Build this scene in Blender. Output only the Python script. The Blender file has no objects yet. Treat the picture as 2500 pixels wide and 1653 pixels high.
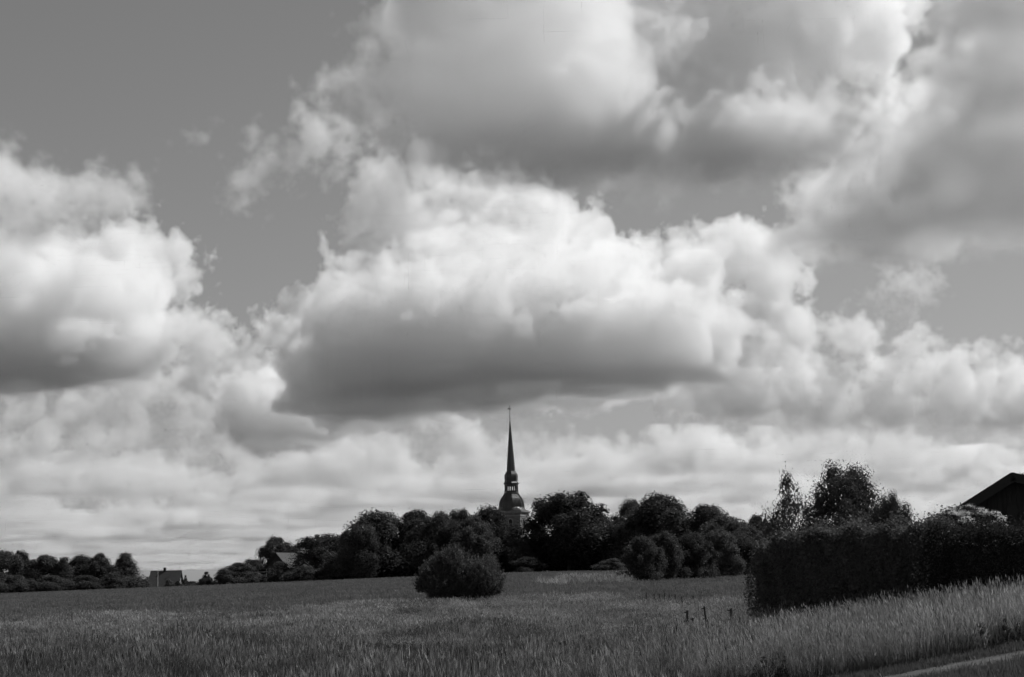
# Black-and-white photograph of a meadow, a tree line with a church spire and a big cumulus sky.
# The photograph is monochrome, so every material, the sky and the sun are neutral greys.
import bpy, bmesh, math, random, os
import numpy as np
from mathutils import Vector, Matrix, noise as mnoise

R = math.radians
S = bpy.context.scene
COL = S.collection

# ------------------------------------------------------------------ camera
CAM = Vector((0.0, 0.0, 2.0))
PITCH, ROLL = R(9.70), R(-1.2)
FPX = 2500 * 50 / 36.0                       # focal length in photograph pixels
camd = bpy.data.cameras.new('camera')
camo = bpy.data.objects.new('camera', camd)
COL.objects.link(camo)
CAMROT = Matrix.Rotation(math.pi / 2 + PITCH, 3, 'X') @ Matrix.Rotation(ROLL, 3, 'Z')
camo.matrix_world = Matrix.Translation(CAM) @ CAMROT.to_4x4()
camd.lens, camd.sensor_width = 50, 36
camd.clip_start, camd.clip_end = 0.1, 200000
camd.dof.use_dof = True
camd.dof.focus_distance = 330
camd.dof.aperture_fstop = 5.6
S.camera = camo

# ------------------------------------------------------------------ sun and sky
SUN_AZ, SUN_EL = R(64), R(50)                # azimuth measured from the view direction (+Y) to the right (+X)
SUND = Vector((math.sin(SUN_AZ) * math.cos(SUN_EL), math.cos(SUN_AZ) * math.cos(SUN_EL), math.sin(SUN_EL)))
sund = bpy.data.lights.new('sun', 'SUN')
sund.energy, sund.angle, sund.color = 3.9, R(0.53), (1, 1, 1)
suno = bpy.data.objects.new('sun', sund)
COL.objects.link(suno)
suno.rotation_euler = SUND.to_track_quat('Z', 'Y').to_euler()

W = bpy.data.worlds.new('World')
S.world = W
W.use_nodes = True
wn, wl = W.node_tree.nodes, W.node_tree.links
bg = wn['Background']
sky = wn.new('ShaderNodeTexSky')
sky.sky_type = 'NISHITA'
sky.sun_disc = False
sky.sun_elevation = SUN_EL
sky.sun_rotation = SUN_AZ
sky.air_density, sky.dust_density, sky.ozone_density = 1.0, 0.2, 1.0
sep = wn.new('ShaderNodeSeparateColor')      # film that sees blue more than red
wl.new(sky.outputs[0], sep.inputs[0])
def wmath(op, a, b):
    n = wn.new('ShaderNodeMath'); n.operation = op
    for i, v in enumerate((a, b)):
        if isinstance(v, (int, float)): n.inputs[i].default_value = v
        else: wl.new(v, n.inputs[i])
    return n.outputs[0]
lum = wmath('ADD', wmath('ADD', wmath('MULTIPLY', sep.outputs[0], .10), wmath('MULTIPLY', sep.outputs[1], .30)), wmath('MULTIPLY', sep.outputs[2], .60))
wl.new(lum, bg.inputs['Color'])
bg.inputs['Strength'].default_value = 0.052
S.view_settings.view_transform = 'Standard'
S.view_settings.look = 'None'
S.view_settings.exposure = 0.12
S.view_settings.gamma = 1.0
S.view_settings.use_curve_mapping = False
S.cycles.use_denoising = True
S.cycles.use_adaptive_sampling = True
S.cycles.adaptive_threshold = 0.065
S.cycles.adaptive_min_samples = 20
S.cycles.max_bounces = 12
S.cycles.diffuse_bounces = 3
S.cycles.glossy_bounces = 2
S.cycles.transmission_bounces = 2
S.cycles.transparent_max_bounces = 8
S.cycles.volume_bounces = 12
S.cycles.volume_step_rate = 3.4
S.cycles.volume_max_steps = 400

def ray(px, py):
    """direction through a photograph pixel"""
    return (CAMROT @ Vector(((px - 1250) / FPX, -(py - 826.5) / FPX, -1.0))).normalized()

def project(p):
    v = CAMROT.transposed() @ (Vector(p) - CAM)
    return (1250 + FPX * v.x / -v.z, 826.5 - FPX * v.y / -v.z)

def tag(o, label=None, cat=None, group=None, kind=None):
    if label: o['label'] = label
    if cat: o['category'] = cat
    if group: o['group'] = group
    if kind: o['kind'] = kind
    return o
# ------------------------------------------------------------------ clouds: real scattering volumes
def cloud_material(density, g=0.3, albedo=1.0):
    m = bpy.data.materials.new('cloud_vapour')
    m.use_nodes = True
    n = m.node_tree.nodes; n.clear()
    pv = n.new('ShaderNodeVolumePrincipled'); o = n.new('ShaderNodeOutputMaterial')
    m.node_tree.links.new(pv.outputs[0], o.inputs['Volume'])
    pv.inputs['Color'].default_value = (albedo,) * 3 + (1,)
    pv.inputs['Density'].default_value = density * 1.5          # forward scattering, light passes deep inside
    pv.inputs['Anisotropy'].default_value = g
    return m

class Fields:
    """small helper that writes field maths into a geometry node tree"""
    def __init__(s, name):
        s.t = bpy.data.node_groups.new(name, 'GeometryNodeTree')
        s.t.interface.new_socket('Geometry', in_out='INPUT', socket_type='NodeSocketGeometry')
        s.t.interface.new_socket('Geometry', in_out='OUTPUT', socket_type='NodeSocketGeometry')
    def node(s, kind, **k):
        n = s.t.nodes.new(kind)
        for a, b in k.items(): setattr(n, a, b)
        return n
    def put(s, n, i, v):
        if isinstance(v, bpy.types.NodeSocket): s.t.links.new(v, n.inputs[i])
        else: n.inputs[i].default_value = v
    def m(s, op, *a, clamp=False):
        n = s.node('ShaderNodeMath', operation=op, use_clamp=clamp)
        for i, v in enumerate(a): s.put(n, i, v)
        return n.outputs[0]
    def v(s, op, *a, scale=None):
        n = s.node('ShaderNodeVectorMath', operation=op)
        for i, v in enumerate(a): s.put(n, i, v)
        if scale is not None: s.put(n, 'Scale', scale)
        return n.outputs['Value'] if op in ('LENGTH', 'DISTANCE', 'DOT_PRODUCT') else n.outputs[0]
    def noise(s, vec, size, detail=0.0, rough=0.5, normalize=False, color=False):
        n = s.node('ShaderNodeTexNoise', normalize=normalize)
        s.put(n, 'Vector', vec); s.put(n, 'Scale', 1.0 / size); s.put(n, 'Detail', detail); s.put(n, 'Roughness', rough)
        return n.outputs['Color' if color else 0]

CLOUD_BASE = 1000.0                          # height of the condensation level above the camera, m

def cloud(label, lobes, vox, size, base=0., amp=.55, density=.007, edge=45., wisp=.3, soft=.35, seed=0., flat=True, power=2.):
    """one cloud. lobes: (px, py, radius px, row of the base below it[, widen]). The puffs are a smooth union of spheres
    with billowing noise, cut off flat at the condensation level (+ base)."""
    L = []
    mn, mx = Vector((1e9,) * 3), Vector((-1e9,) * 3)
    for lb in lobes:
        if lb[0] == 'b':                     # a puff given by the row of its base, radius and height in metres
            px, yb, rr, zc = lb[1:5]
            sq = lb[5] if len(lb) > 5 else 1.
            d = ray(px, yb)
            c = CAM + d * (CLOUD_BASE / d.z) + Vector((0, 0, zc))
        else:
            px, py, r, yb = lb[:4]
            sq = lb[4] if len(lb) > 4 else 1.
            d = ray(px, yb)                  # row where the cloud base under this puff shows: gives its distance
            D = CLOUD_BASE * math.hypot(d.x, d.y) / d.z
            d = ray(px, py)
            c = CAM + d * (D / math.hypot(d.x, d.y)); rr = r / FPX * D
        L.append((c, rr, sq))
        e = Vector((rr * sq, rr, rr)) + Vector((size * amp * .7 + size * wisp * .3,) * 3)
        for k in range(3):
            mn[k] = min(mn[k], c[k] - e[k]); mx[k] = max(mx[k], c[k] + e[k])
    zb = CAM.z + CLOUD_BASE + base
    if flat: mn.z = max(mn.z, zb - size * .2)
    f = Fields('cloud_field')
    P = f.node('GeometryNodeInputPosition').outputs[0]
    Q = f.v('ADD', P, (seed * 731., seed * 377., seed * 911.))
    warp = f.noise(Q, size * 1.3, 1., color=True)
    Pw = f.v('ADD', P, f.v('SCALE', warp, scale=size * .30 * amp))
    sd = None
    for c, rr, sq in L:
        dv = f.v('SUBTRACT', Pw, tuple(c))
        if sq != 1.:
            dv = f.v('MULTIPLY', dv, (1. / sq, 1., 1.))
        e = f.m('SUBTRACT', rr, f.v('LENGTH', dv))
        sd = e if sd is None else f.m('SMOOTH_MAX', sd, e, size * soft)
    Qw = f.v('ADD', Q, f.v('SCALE', warp, scale=size * .12))
    bil = None
    s_, a_ = size, 1.0
    for k in range(4):
        b = f.m('MULTIPLY', f.m('ABSOLUTE', f.noise(Qw, s_)), a_ * size * amp)
        bil = b if bil is None else f.m('ADD', bil, b)
        s_ *= .45; a_ *= .6
    sd = f.m('ADD', sd, f.m('SUBTRACT', bil, size * amp * .38))
    sd = f.m('MULTIPLY_ADD', f.noise(Qw, size * .35, 3., .62), size * wisp, sd)
    if flat:
        pz = f.node('ShaderNodeSeparateXYZ'); f.put(pz, 0, P)
        h = f.m('SUBTRACT', pz.outputs[2], zb)
        h = f.m('MULTIPLY_ADD', f.noise(Q, size * .9, 3., .55), size * .20, h)
        sd = f.m('MINIMUM', sd, f.m('MULTIPLY', h, .5))
    den = f.m('POWER', f.m('DIVIDE', sd, edge, clamp=True), power)
    return volume(f, den, mn, mx, (vox,) * 3, density, label)

def volume(f, den, mn, mx, vox, density, label):
    vc = f.node('GeometryNodeVolumeCube')
    f.put(vc, 'Density', den); f.put(vc, 'Min', tuple(mn)); f.put(vc, 'Max', tuple(mx))
    res = []
    for k, a in enumerate('XYZ'):
        n_ = max(8, int((mx[k] - mn[k]) / vox[k])); res.append(n_); f.put(vc, 'Resolution ' + a, n_)
    sm = f.node('GeometryNodeSetMaterial')
    f.t.links.new(vc.outputs[0], sm.inputs[0])
    f.put(sm, 'Material', cloud_material(density))
    o = f.node('NodeGroupOutput'); f.t.links.new(sm.outputs[0], o.inputs[0])
    ob = bpy.data.objects.new('cloud', bpy.data.meshes.new('cloud'))
    COL.objects.link(ob)
    md = ob.modifiers.new('cloud_field', 'NODES'); md.node_group = f.t; md.show_viewport = False
    tag(ob, label, kind='structure')
    print('cloud', res, round(res[0] * res[1] * res[2] / 1e6, 2), 'M', [round(v) for v in mn], [round(v) for v in mx])
    return ob
K = 2500 / 2371.0
def T(*l): return [(a[0], a[1] * K, a[2] * K) + tuple(a[3:]) if a[0] == 'b' else (a[0] * K, a[1] * K, a[2] * K, a[3] * K) + tuple(a[4:]) for a in l]
cloud('broad bright cumulus with a dark flat base above the spire', T(
 (690,745,42,985),(740,735,45,980),(820,660,52,960),(880,710,75,950),
 (1130,450,64,960),(1070,480,60,960),(1190,520,85,950),(1250,505,52,950),(1310,560,60,950),(1370,610,60,940),
 (1480,600,50,930),(1560,605,45,930),(1650,590,45,920),(1740,600,78,910),(1800,650,62,900),
 (1020,640,120,930),(1200,680,140,920),(1400,700,120,900),(1600,700,95,890),(1790,720,60,890),
 (830,790,110,930),(1000,770,140,900),(1200,770,140,880),(1380,780,120,870),(1540,780,100,860),
 ('b',780,960,320,200),('b',830,995,340,200),('b',920,985,420,200),('b',1030,955,420,250),('b',1150,955,400,200),('b',1300,940,400,200),('b',1420,920,380,200),('b',1520,890,350,200),
 ('b',900,920,400,250),('b',1050,895,400,250),('b',1200,890,400,250),('b',1350,880,380,250),('b',1600,870,260,150)),
 vox=11.5, size=380, amp=.75, density=.0058, edge=20, wisp=.22)
cloud('bright puffs on the left shoulder of the broad cumulus', T(
 (635,785,36,1010),(660,760,36,1010),(700,735,34,1010),(610,830,26,1010),('b',610,1030,330,230),('b',660,1052,340,240),('b',725,1030,340,230),(640,900,60,1030),(600,930,50,1035)),
 vox=13, size=300, amp=.75, density=.0055, edge=28, seed=8)
cloud('grey cloud column behind the bright crown of the broad cumulus', T(
 (910,430,70,1000),(850,500,62,1000),(985,385,50,1000),(950,520,105,1000),(850,590,66,1000),(840,660,50,1000),(1030,420,50,1000)),
 vox=16, size=360, amp=.6, density=.004, edge=60, seed=9)
cloud('huge cloud with a dark underside at the top of the sky', T(
 (940,120,48,330),(1000,60,58,300),(1090,10,70,280),(920,190,42,350),(925,250,45,400),(1000,130,60,330),
 ('b',1000,300,150,100),('b',1050,400,170,120),('b',1100,330,220,150),('b',1120,230,220,180),('b',1180,400,220,150),('b',1230,300,220,180),('b',1290,430,200,110),('b',1200,180,230,210),
 ('b',1330,390,190,120),(1390,110,85,380),(1420,220,75,400),(1390,310,70,425),(1500,40,90,385),(1490,290,65,435),(1300,10,90,330),('b',1170,100,230,220),('b',1130,0,230,220),('b',1220,20,220,220),('b',1180,-100,250,220)),
 vox=8, size=230, amp=.66, density=.0050, edge=26, wisp=.3, seed=1)
cloud('long grey cloud bank below the bright top right cloud', T(
 ('b',1440,450,160,80,1.3),('b',1560,470,160,80,1.3),('b',1700,460,150,80,1.3),('b',1830,440,150,80,1.3),('b',1950,420,140,70,1.3),('b',1780,395,130,80,1.3),('b',1480,400,130,90,1.2),('b',2070,400,110,60,1.5),('b',1620,410,120,80,1.4)),
 vox=9, size=220, amp=.6, density=.0065, edge=70, wisp=.45, seed=11)
cloud('bright billowing cloud in the top right of the sky', T(
 (1430,160,95,480),(1440,40,130,480),(1560,80,140,480),(1700,140,130,480),(1850,80,130,480),(2000,90,95,480),(1560,230,100,480),
 (1760,230,110,480),(1560,-90,170,480),(1850,-90,170,480),(2070,20,75,480),
 (1880,280,90,480),(2030,250,62,480),(2120,240,52,480),(2200,220,52,480),(2260,210,42,480),(2270,260,32,480),
 (1620,310,80,480,1.3),(1780,320,80,480,1.3)),
 vox=8, size=240, amp=.72, density=.0085, edge=25, wisp=.2, seed=7, flat=False)
cloud('ragged streak of cloud left of the huge cloud', T(
 (560,420,36,460),(610,395,44,460),(670,355,54,460),(730,325,62,460),(780,335,60,460),(795,385,36,460),(825,290,38,460),
 (577,325,16,460),(825,205,34,460),(850,250,34,460)),
 vox=7, size=170, amp=.6, density=.007, edge=55, wisp=.4, seed=2, flat=False)
cloud('little wisp of cloud alone in the clear sky', T((440,318,24,460,1.3),(475,308,22,460,1.3)),
 vox=7, size=110, amp=.6, density=.006, edge=50, seed=12, flat=False)
cloud('bright towering cumulus with a dark base at the left edge of the sky', T(
 (270,545,45,930),(320,560,50,930),(380,600,48,930),(390,660,45,920),(300,620,80,910),(200,580,55,920),(100,610,70,920),(20,620,60,920),(-60,600,80,920),
 (330,720,80,890),(200,720,120,870),(60,740,120,860),(410,750,50,890),(-60,760,120,860),
 (220,810,100,870),(90,830,110,870),(320,790,70,880),('b',0,910,380,200),('b',110,905,380,200),('b',210,885,350,200),('b',60,870,380,220),('b',-60,890,380,200),
 (480,790,42,920),(515,770,40,930),(520,820,38,930),(460,860,44,930)),
 vox=10, size=340, amp=.72, density=.0070, edge=22, wisp=.22, seed=3)
cloud('soft hazy cloud above the left cumulus', T(
 (20,420,80,800),(110,460,85,800),(200,450,68,800),(270,470,74,800),(180,520,66,800),(60,510,85,800),(-60,420,100,800)),
 vox=11, size=280, amp=.5, density=.005, edge=90, seed=4, flat=False)
cloud('dark flat cloud at the right edge of the sky', T(
 ('b',1980,600,220,100),('b',2080,580,250,130),('b',2180,590,270,150),('b',2300,570,290,160),('b',2400,560,300,180),('b',2500,540,320,200),
 ('b',2170,500,180,110),('b',2290,470,240,140),('b',2400,450,260,160),('b',2350,380,220,130),('b',2430,330,240,150),('b',2270,420,150,90),('b',2370,250,170,110),('b',2430,150,190,120),('b',2340,120,130,80),
 (1900,520,45,620),(1860,480,40,620),(1880,590,50,630,1.3),(2560,400,120,560)),
 vox=9, size=230, amp=.6, density=.0072, edge=40, wisp=.3, seed=5)
cloud('sunlit scrap of cloud in front of the dark right cloud', T((2050,480,20,500),(2080,450,24,500),(2110,425,24,500),(2140,400,24,500),(2165,385,18,500)),
 vox=6, size=110, amp=.7, density=.02, edge=30, seed=13, flat=False)
cloud('pale billowing clouds low at the right', T(
 (1650,740,50,1010),(1700,800,70,1010),(1790,750,62,1010),(1850,780,48,1010),(1700,880,110,1010),(1600,900,80,1020),(1820,880,90,1010),(1900,930,90,1010),(1950,770,44,1010),(2000,780,34,1010),
 (2080,850,52,1010),(2140,835,48,1010),(2200,860,48,1010),(2060,920,70,1010),(2200,930,80,1010),(2300,890,70,1010),(2370,900,70,1010),(2330,960,80,1010),(2450,900,90,1010)),
 vox=18, size=400, amp=.65, density=.0038, edge=70, wisp=.4, seed=6)
cloud('pale puff with ragged edges in the gap at the right', T((2060,690,40,760),(2100,660,40,760),(2085,720,30,760),(2150,650,26,760)),
 vox=10, size=170, amp=.7, density=.005, edge=50, wisp=.5, seed=14, flat=False)
cloud('broken grey cloud layers below the left cumulus', T(
 (40,960,40,1075),(150,955,42,1075),(260,930,48,1075),(340,895,55,1075),(420,890,58,1075),(490,900,52,1075),(525,960,48,1075),(440,980,48,1080),(330,1000,42,1080),(210,1015,42,1085),(90,1035,46,1090),(-30,1030,46,1090),
 (560,1085,42,1110),(460,1070,44,1100),(330,1080,40,1100),(180,1090,40,1110),(40,1110,44,1115),(620,1110,36,1115)),
 vox=24, size=420, amp=.75, density=.0030, edge=80, wisp=.4, seed=16)
cloud('small white puff below the left end of the dark base', T((690,1012,24,1050),(740,1000,32,1050),(790,1012,26,1050),(835,1020,18,1050)),
 vox=12, size=170, amp=.7, density=.008, edge=30, seed=17)
def cloud_deck(label, y0, y1, vox, seed, cover, size, density, fade=0.):
    mn, mx = Vector((-.44 * y1, y0, 980)), Vector((.44 * y1, y1, 1520))
    f = Fields('cloud_deck_field')
    P = f.node('GeometryNodeInputPosition').outputs[0]
    Q = f.v('ADD', P, (seed * 7310., seed * 3770., 0))
    pz = f.node('ShaderNodeSeparateXYZ'); f.put(pz, 0, P)
    h = f.m('SUBTRACT', pz.outputs[2], CLOUD_BASE + 20)
    big = f.noise(f.v('MULTIPLY', Q, (.7, 1, .0)), size * 4.5, 4., .62)          # where the puffs stand
    top = f.m('MULTIPLY_ADD', big, 700., cover)
    if fade: top = f.m('ADD', top, f.m('MINIMUM', f.m('MULTIPLY', f.m('SUBTRACT', pz.outputs[1], y0 + fade), 320. / fade), 0.))
    bil = f.m('ADD', f.m('MULTIPLY', f.m('ABSOLUTE', f.noise(Q, size)), 330.), f.m('MULTIPLY', f.m('ABSOLUTE', f.noise(Q, size * .45)), 240.))
    bil = f.m('MULTIPLY_ADD', f.noise(Q, size * .25, 2., .6), 110., bil)
    sd = f.m('SUBTRACT', f.m('ADD', top, bil), f.m('MULTIPLY_ADD', h, .75, 120.))
    sd = f.m('MINIMUM', sd, f.m('MULTIPLY_ADD', f.noise(Q, 900.), 90., h))
    den = f.m('DIVIDE', sd, 170., clamp=True)
    return volume(f, den, mn, mx, vox, density, label)
cloud_deck('field of small flat-based clouds below the broad cumulus', 10500., 18000., (36, 40, 30), 1, 10., 380., .0042, 4000.)
cloud_deck('rows of small grey clouds low above the trees', 18000., 36000., (60, 64, 34), 2, 60., 420., .0042)
cloud_deck('thin streaks of cloud just above the horizon', 36000., 80000., (110, 130, 40), 3, 70., 600., .003)
# ------------------------------------------------------------------ helpers and materials
rng = np.random.default_rng(7)

def sstep(a, b, x):
    t = np.clip((np.asarray(x, float) - a) / (b - a), 0, 1)
    return t * t * (3 - 2 * t)

KD = [0, 12, 20, 30, 45, 70, 90, 110, 125, 150, 220, 330, 420, 600, 1000, 3000, 1e6]
KZ = [.4, .2, -.3, -.6, -.6, -.3, .25, .5, .95, 1.5, 2.5, 3.9, 4.0, 4.0, 2.0, 0., 0.]
_kd = np.concatenate([np.arange(0, 700, 2.0), np.array(KD[14:])])
_kz = np.interp(_kd, KD, KZ)
_ker = np.ones(11) / 11
_kz[5:345] = np.convolve(_kz, _ker, 'same')[5:345]           # rounded knots
def terrain(x, y):
    x, y = np.asarray(x, float), np.asarray(y, float)
    d = np.hypot(x, y)
    z = np.interp(d, _kd, _kz)
    w = sstep(25, 110, d) * (1 - sstep(700, 1500, d)) * sstep(0, 40, y)
    z = z + w * np.where(x < 0, .021 * np.maximum(x, -130), -.02 * np.minimum(x, 25) * (1 - sstep(130, 230, d)))
    g = np.interp(d, [0, 15, 22, 26, 35, 42, 50, 60, 80], [.2, .35, .5, .67, 1, 1, .75, .15, 0])
    z = z + 1.7 * sstep(2, 15, x) * g * sstep(0, 12, y)
    z = z + .05 * np.sin(x * .31 + 1.3) * np.sin(y * .23) * sstep(15, 30, d) * (1 - sstep(150, 400, d))
    return z
def tz(x, y): return float(terrain(x, y))

def at(px, d, py=1420):
    """ground point at distance d below a photograph column"""
    r = ray(px, py); h = math.hypot(r.x, r.y)
    x, y = r.x / h * d, r.y / h * d
    return Vector((x, y, tz(x, y)))
def height_at(px, py, d):
    """world z of the line of sight through a pixel at horizontal distance d"""
    r = ray(px, py)
    return CAM.z + r.z / math.hypot(r.x, r.y) * d
def hit(px, py, lift=0.0):
    r = ray(px, py); h = math.hypot(r.x, r.y)
    d = 14.0
    while d < 600:
        x, y = r.x / h * d, r.y / h * d
        if CAM.z + r.z / h * d <= tz(x, y) + lift: break
        d += .1
    return Vector((x, y, tz(x, y)))
def mpx(d): return d / FPX                       # metres per photograph pixel at distance d

def mat(name, v, rough=.8, var=.0, scale=1.0, metallic=0., spec=.3, bump=0., bscale=None, coords='Object', stretch=None):
    m = bpy.data.materials.new(name); m.use_nodes = True
    n, l = m.node_tree.nodes, m.node_tree.links
    p = n['Principled BSDF']
    p.inputs['Base Color'].default_value = (v, v, v, 1)
    p.inputs['Roughness'].default_value = rough
    p.inputs['Metallic'].default_value = metallic
    p.inputs['Specular IOR Level'].default_value = spec
    if var or bump:
        tc = n.new('ShaderNodeTexCoord')
        src = tc.outputs[coords]
        if stretch:
            mp = n.new('ShaderNodeMapping'); mp.inputs['Scale'].default_value = stretch
            l.new(src, mp.inputs[0]); src = mp.outputs[0]
        nz = n.new('ShaderNodeTexNoise'); nz.inputs['Scale'].default_value = scale
        nz.inputs['Detail'].default_value = 6; nz.inputs['Roughness'].default_value = .62
        l.new(src, nz.inputs[0])
        if var:
            mr = n.new('ShaderNodeMapRange')
            mr.inputs['From Min'].default_value, mr.inputs['From Max'].default_value = .3, .7
            mr.inputs['To Min'].default_value, mr.inputs['To Max'].default_value = v * (1 - var), v * (1 + var)
            l.new(nz.outputs[0], mr.inputs[0]); l.new(mr.outputs[0], p.inputs['Base Color'])
        if bump:
            b = n.new('ShaderNodeBump'); b.inputs['Strength'].default_value = bump
            b.inputs['Distance'].default_value = bscale or .05
            l.new(nz.outputs[0], b.inputs['Height']); l.new(b.outputs[0], p.inputs['Normal'])
    return m

def leaf_mat(name, v, var=.45, trans=.35, gloss=.05, rough=.6, patchy=0.):
    """leaf or blade: diffuse + light passing through + a little waxy shine; every leaf its own tone"""
    m = bpy.data.materials.new(name); m.use_nodes = True
    n, l = m.node_tree.nodes, m.node_tree.links; n.clear()
    out = n.new('ShaderNodeOutputMaterial')
    g = n.new('ShaderNodeNewGeometry')
    oi = n.new('ShaderNodeObjectInfo')
    ad = n.new('ShaderNodeMath'); ad.operation = 'ADD'
    l.new(g.outputs['Random Per Island'], ad.inputs[0]); l.new(oi.outputs['Random'], ad.inputs[1])
    mr = n.new('ShaderNodeMapRange')
    mr.inputs['From Min'].default_value, mr.inputs['From Max'].default_value = 0., 2.
    mr.inputs['To Min'].default_value, mr.inputs['To Max'].default_value = v * (1 - var), v * (1 + var)
    l.new(ad.outputs[0], mr.inputs[0])
    tone = mr.outputs[0]
    if patchy:                                   # patches of different grasses, metres across
        nz = n.new('ShaderNodeTexNoise'); nz.inputs['Scale'].default_value = .13; nz.inputs['Detail'].default_value = 6; nz.inputs['Roughness'].default_value = .72
        l.new(g.outputs['Position'], nz.inputs[0])
        m3 = n.new('ShaderNodeMapRange')
        m3.inputs['From Min'].default_value, m3.inputs['From Max'].default_value = .38, .62
        m3.inputs['To Min'].default_value, m3.inputs['To Max'].default_value = 1 - patchy, 1 + patchy
        l.new(nz.outputs[0], m3.inputs[0])
        pm = n.new('ShaderNodeMath'); pm.operation = 'MULTIPLY'
        l.new(tone, pm.inputs[0]); l.new(m3.outputs[0], pm.inputs[1]); tone = pm.outputs[0]
    df = n.new('ShaderNodeBsdfDiffuse'); tr = n.new('ShaderNodeBsdfTranslucent'); gl = n.new('ShaderNodeBsdfGlossy')
    gl.inputs['Roughness'].default_value = rough
    gl.inputs['Color'].default_value = (.35, .35, .35, 1)
    for s_ in (df, tr): l.new(tone, s_.inputs['Color'])
    m1 = n.new('ShaderNodeMixShader'); m1.inputs[0].default_value = trans
    l.new(df.outputs[0], m1.inputs[1]); l.new(tr.outputs[0], m1.inputs[2])
    fr = n.new('ShaderNodeFresnel'); fr.inputs['IOR'].default_value = 1.35
    mu = n.new('ShaderNodeMath'); mu.operation = 'MULTIPLY'; mu.inputs[1].default_value = gloss * 3
    l.new(fr.outputs[0], mu.inputs[0])
    m2 = n.new('ShaderNodeMixShader')
    l.new(mu.outputs[0], m2.inputs[0]); l.new(m1.outputs[0], m2.inputs[1]); l.new(gl.outputs[0], m2.inputs[2])
    l.new(m2.outputs[0], out.inputs['Surface'])
    return m

M = {
    'bark': mat('bark', .09, .9, .4, 3., bump=.5),
    'leaf': leaf_mat('broadleaf_foliage', .080),
    'leaf_light': leaf_mat('light_foliage', .10),
    'leaf_dark': leaf_mat('dark_foliage', .062),
    'bush': leaf_mat('bush_foliage', .12, .6),
    'grass_dark': leaf_mat('dark_meadow_grass', .10, .5, .35, .05, .6, .3),
    'grass_tall': leaf_mat('tall_seeding_grass', .26, .7, .4, .06, .6, .35),
    'hedge': leaf_mat('hedge_foliage', .11, .7, gloss=.06),
    'hedge_dark': leaf_mat('evergreen_hedge_foliage', .035, gloss=.05),
    'blossom': leaf_mat('blossom', .75, .2, .3, .02),
    'grass': leaf_mat('meadow_grass', .205, .9, .35, .05, .6, .55),
    'grass_short': leaf_mat('verge_grass', .11, .4, .35, .06),
    'weed': leaf_mat('weed_foliage', .07, .5, .3, .14),
    'crop': leaf_mat('crop_grass', .15, .45, .35, .06, .6, .2),
    'metal': mat('weathered_copper_sheet', .055, .42, .35, .9, metallic=.25, spec=.5, stretch=(1, 1, .15)),
    'brick': mat('old_brick', .14, .9, .35, 1.2, bump=.3),
    'stone': mat('pale_stone', .24, .85, .25, 1.5),
    'louvre_shade': mat('shaded_louvre', .02, .8),  # near-black colour stands in for the shade inside the belfry openings
    'gilt': mat('gilded_metal', .6, .3, metallic=.9),
    'iron': mat('black_iron', .03, .6),
    'roof': mat('dark_roof_tiles', .050, .8, .3, 2., stretch=(.4, 3, 3), bump=.4),
    'roof_light': mat('grey_roof', .055, .8, .3, 2.),
    'white': mat('white_paint', .75, .7, .08, 2.),
    'render': mat('pale_render', .5, .85, .2, 1.),
    'dark_wood': mat('tarred_board', .022, .8, .4, 2., stretch=(6, 6, .6), bump=.3),
    'trim': mat('dark_barge_board', .022, .7, .3, 2.),
    'post': mat('weathered_post', .05, .9, .4, 8., bump=.4),
    'glass': mat('window_glass', .03, .1, spec=.5),
    'path': mat('gravel_path', .065, .95, .35, 3.5, bump=.4, bscale=.03),
    'bird': mat('dark_plumage', .02, .7),
}

def link(name, me, parent=None, material=None):
    o = bpy.data.objects.new(name, me)
    COL.objects.link(o)
    if material is not None and not me.materials: me.materials.append(material)
    if parent is not None: o.parent = parent
    return o
def thing(name, label, cat, loc, rz=0., group=None, scale=None):
    e = bpy.data.objects.new(name, None)
    COL.objects.link(e)
    e.empty_display_size = .5
    e.location = loc; e.rotation_euler = (0, 0, rz)
    if scale: e.scale = scale
    return tag(e, label, cat, group)
def mesh(name, V, F, smooth=False):
    me = bpy.data.meshes.new(name)
    me.from_pydata([tuple(v) for v in V], [], F)
    if smooth: me.polygons.foreach_set('use_smooth', [True] * len(me.polygons))
    me.update()
    return me
def quads_mesh(name, V, smooth=False):
    """V: (n,4,3) array of separate quads"""
    n = len(V)
    me = bpy.data.meshes.new(name)
    me.vertices.add(n * 4); me.loops.add(n * 4); me.polygons.add(n)
    me.vertices.foreach_set('co', np.ascontiguousarray(V, dtype=np.float32).ravel())
    me.loops.foreach_set('vertex_index', np.arange(n * 4, dtype=np.int32))
    me.polygons.foreach_set('loop_start', np.arange(0, n * 4, 4, dtype=np.int32))
    me.update(calc_edges=True)
    return me
def box(c, s):
    x, y, z = c; a, b, h = s[0] / 2, s[1] / 2, s[2] / 2
    V = [(x + i * a, y + j * b, z + k * h) for k in (-1, 1) for j in (-1, 1) for i in (-1, 1)]
    F = [(0, 2, 3, 1), (4, 5, 7, 6), (0, 1, 5, 4), (2, 6, 7, 3), (0, 4, 6, 2), (1, 3, 7, 5)]
    return V, F
def join(*parts):
    V, F = [], []
    for v, f in parts:
        o = len(V); V += list(v); F += [tuple(i + o for i in q) for q in f]
    return V, F
def boxmesh(name, c, s, bevel=0.):
    me = mesh(name, *box(c, s))
    if bevel:
        bm = bmesh.new(); bm.from_mesh(me)
        bmesh.ops.bevel(bm, geom=bm.edges[:], offset=bevel, segments=1, affect='EDGES')
        bm.to_mesh(me); bm.free()
    return me
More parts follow.
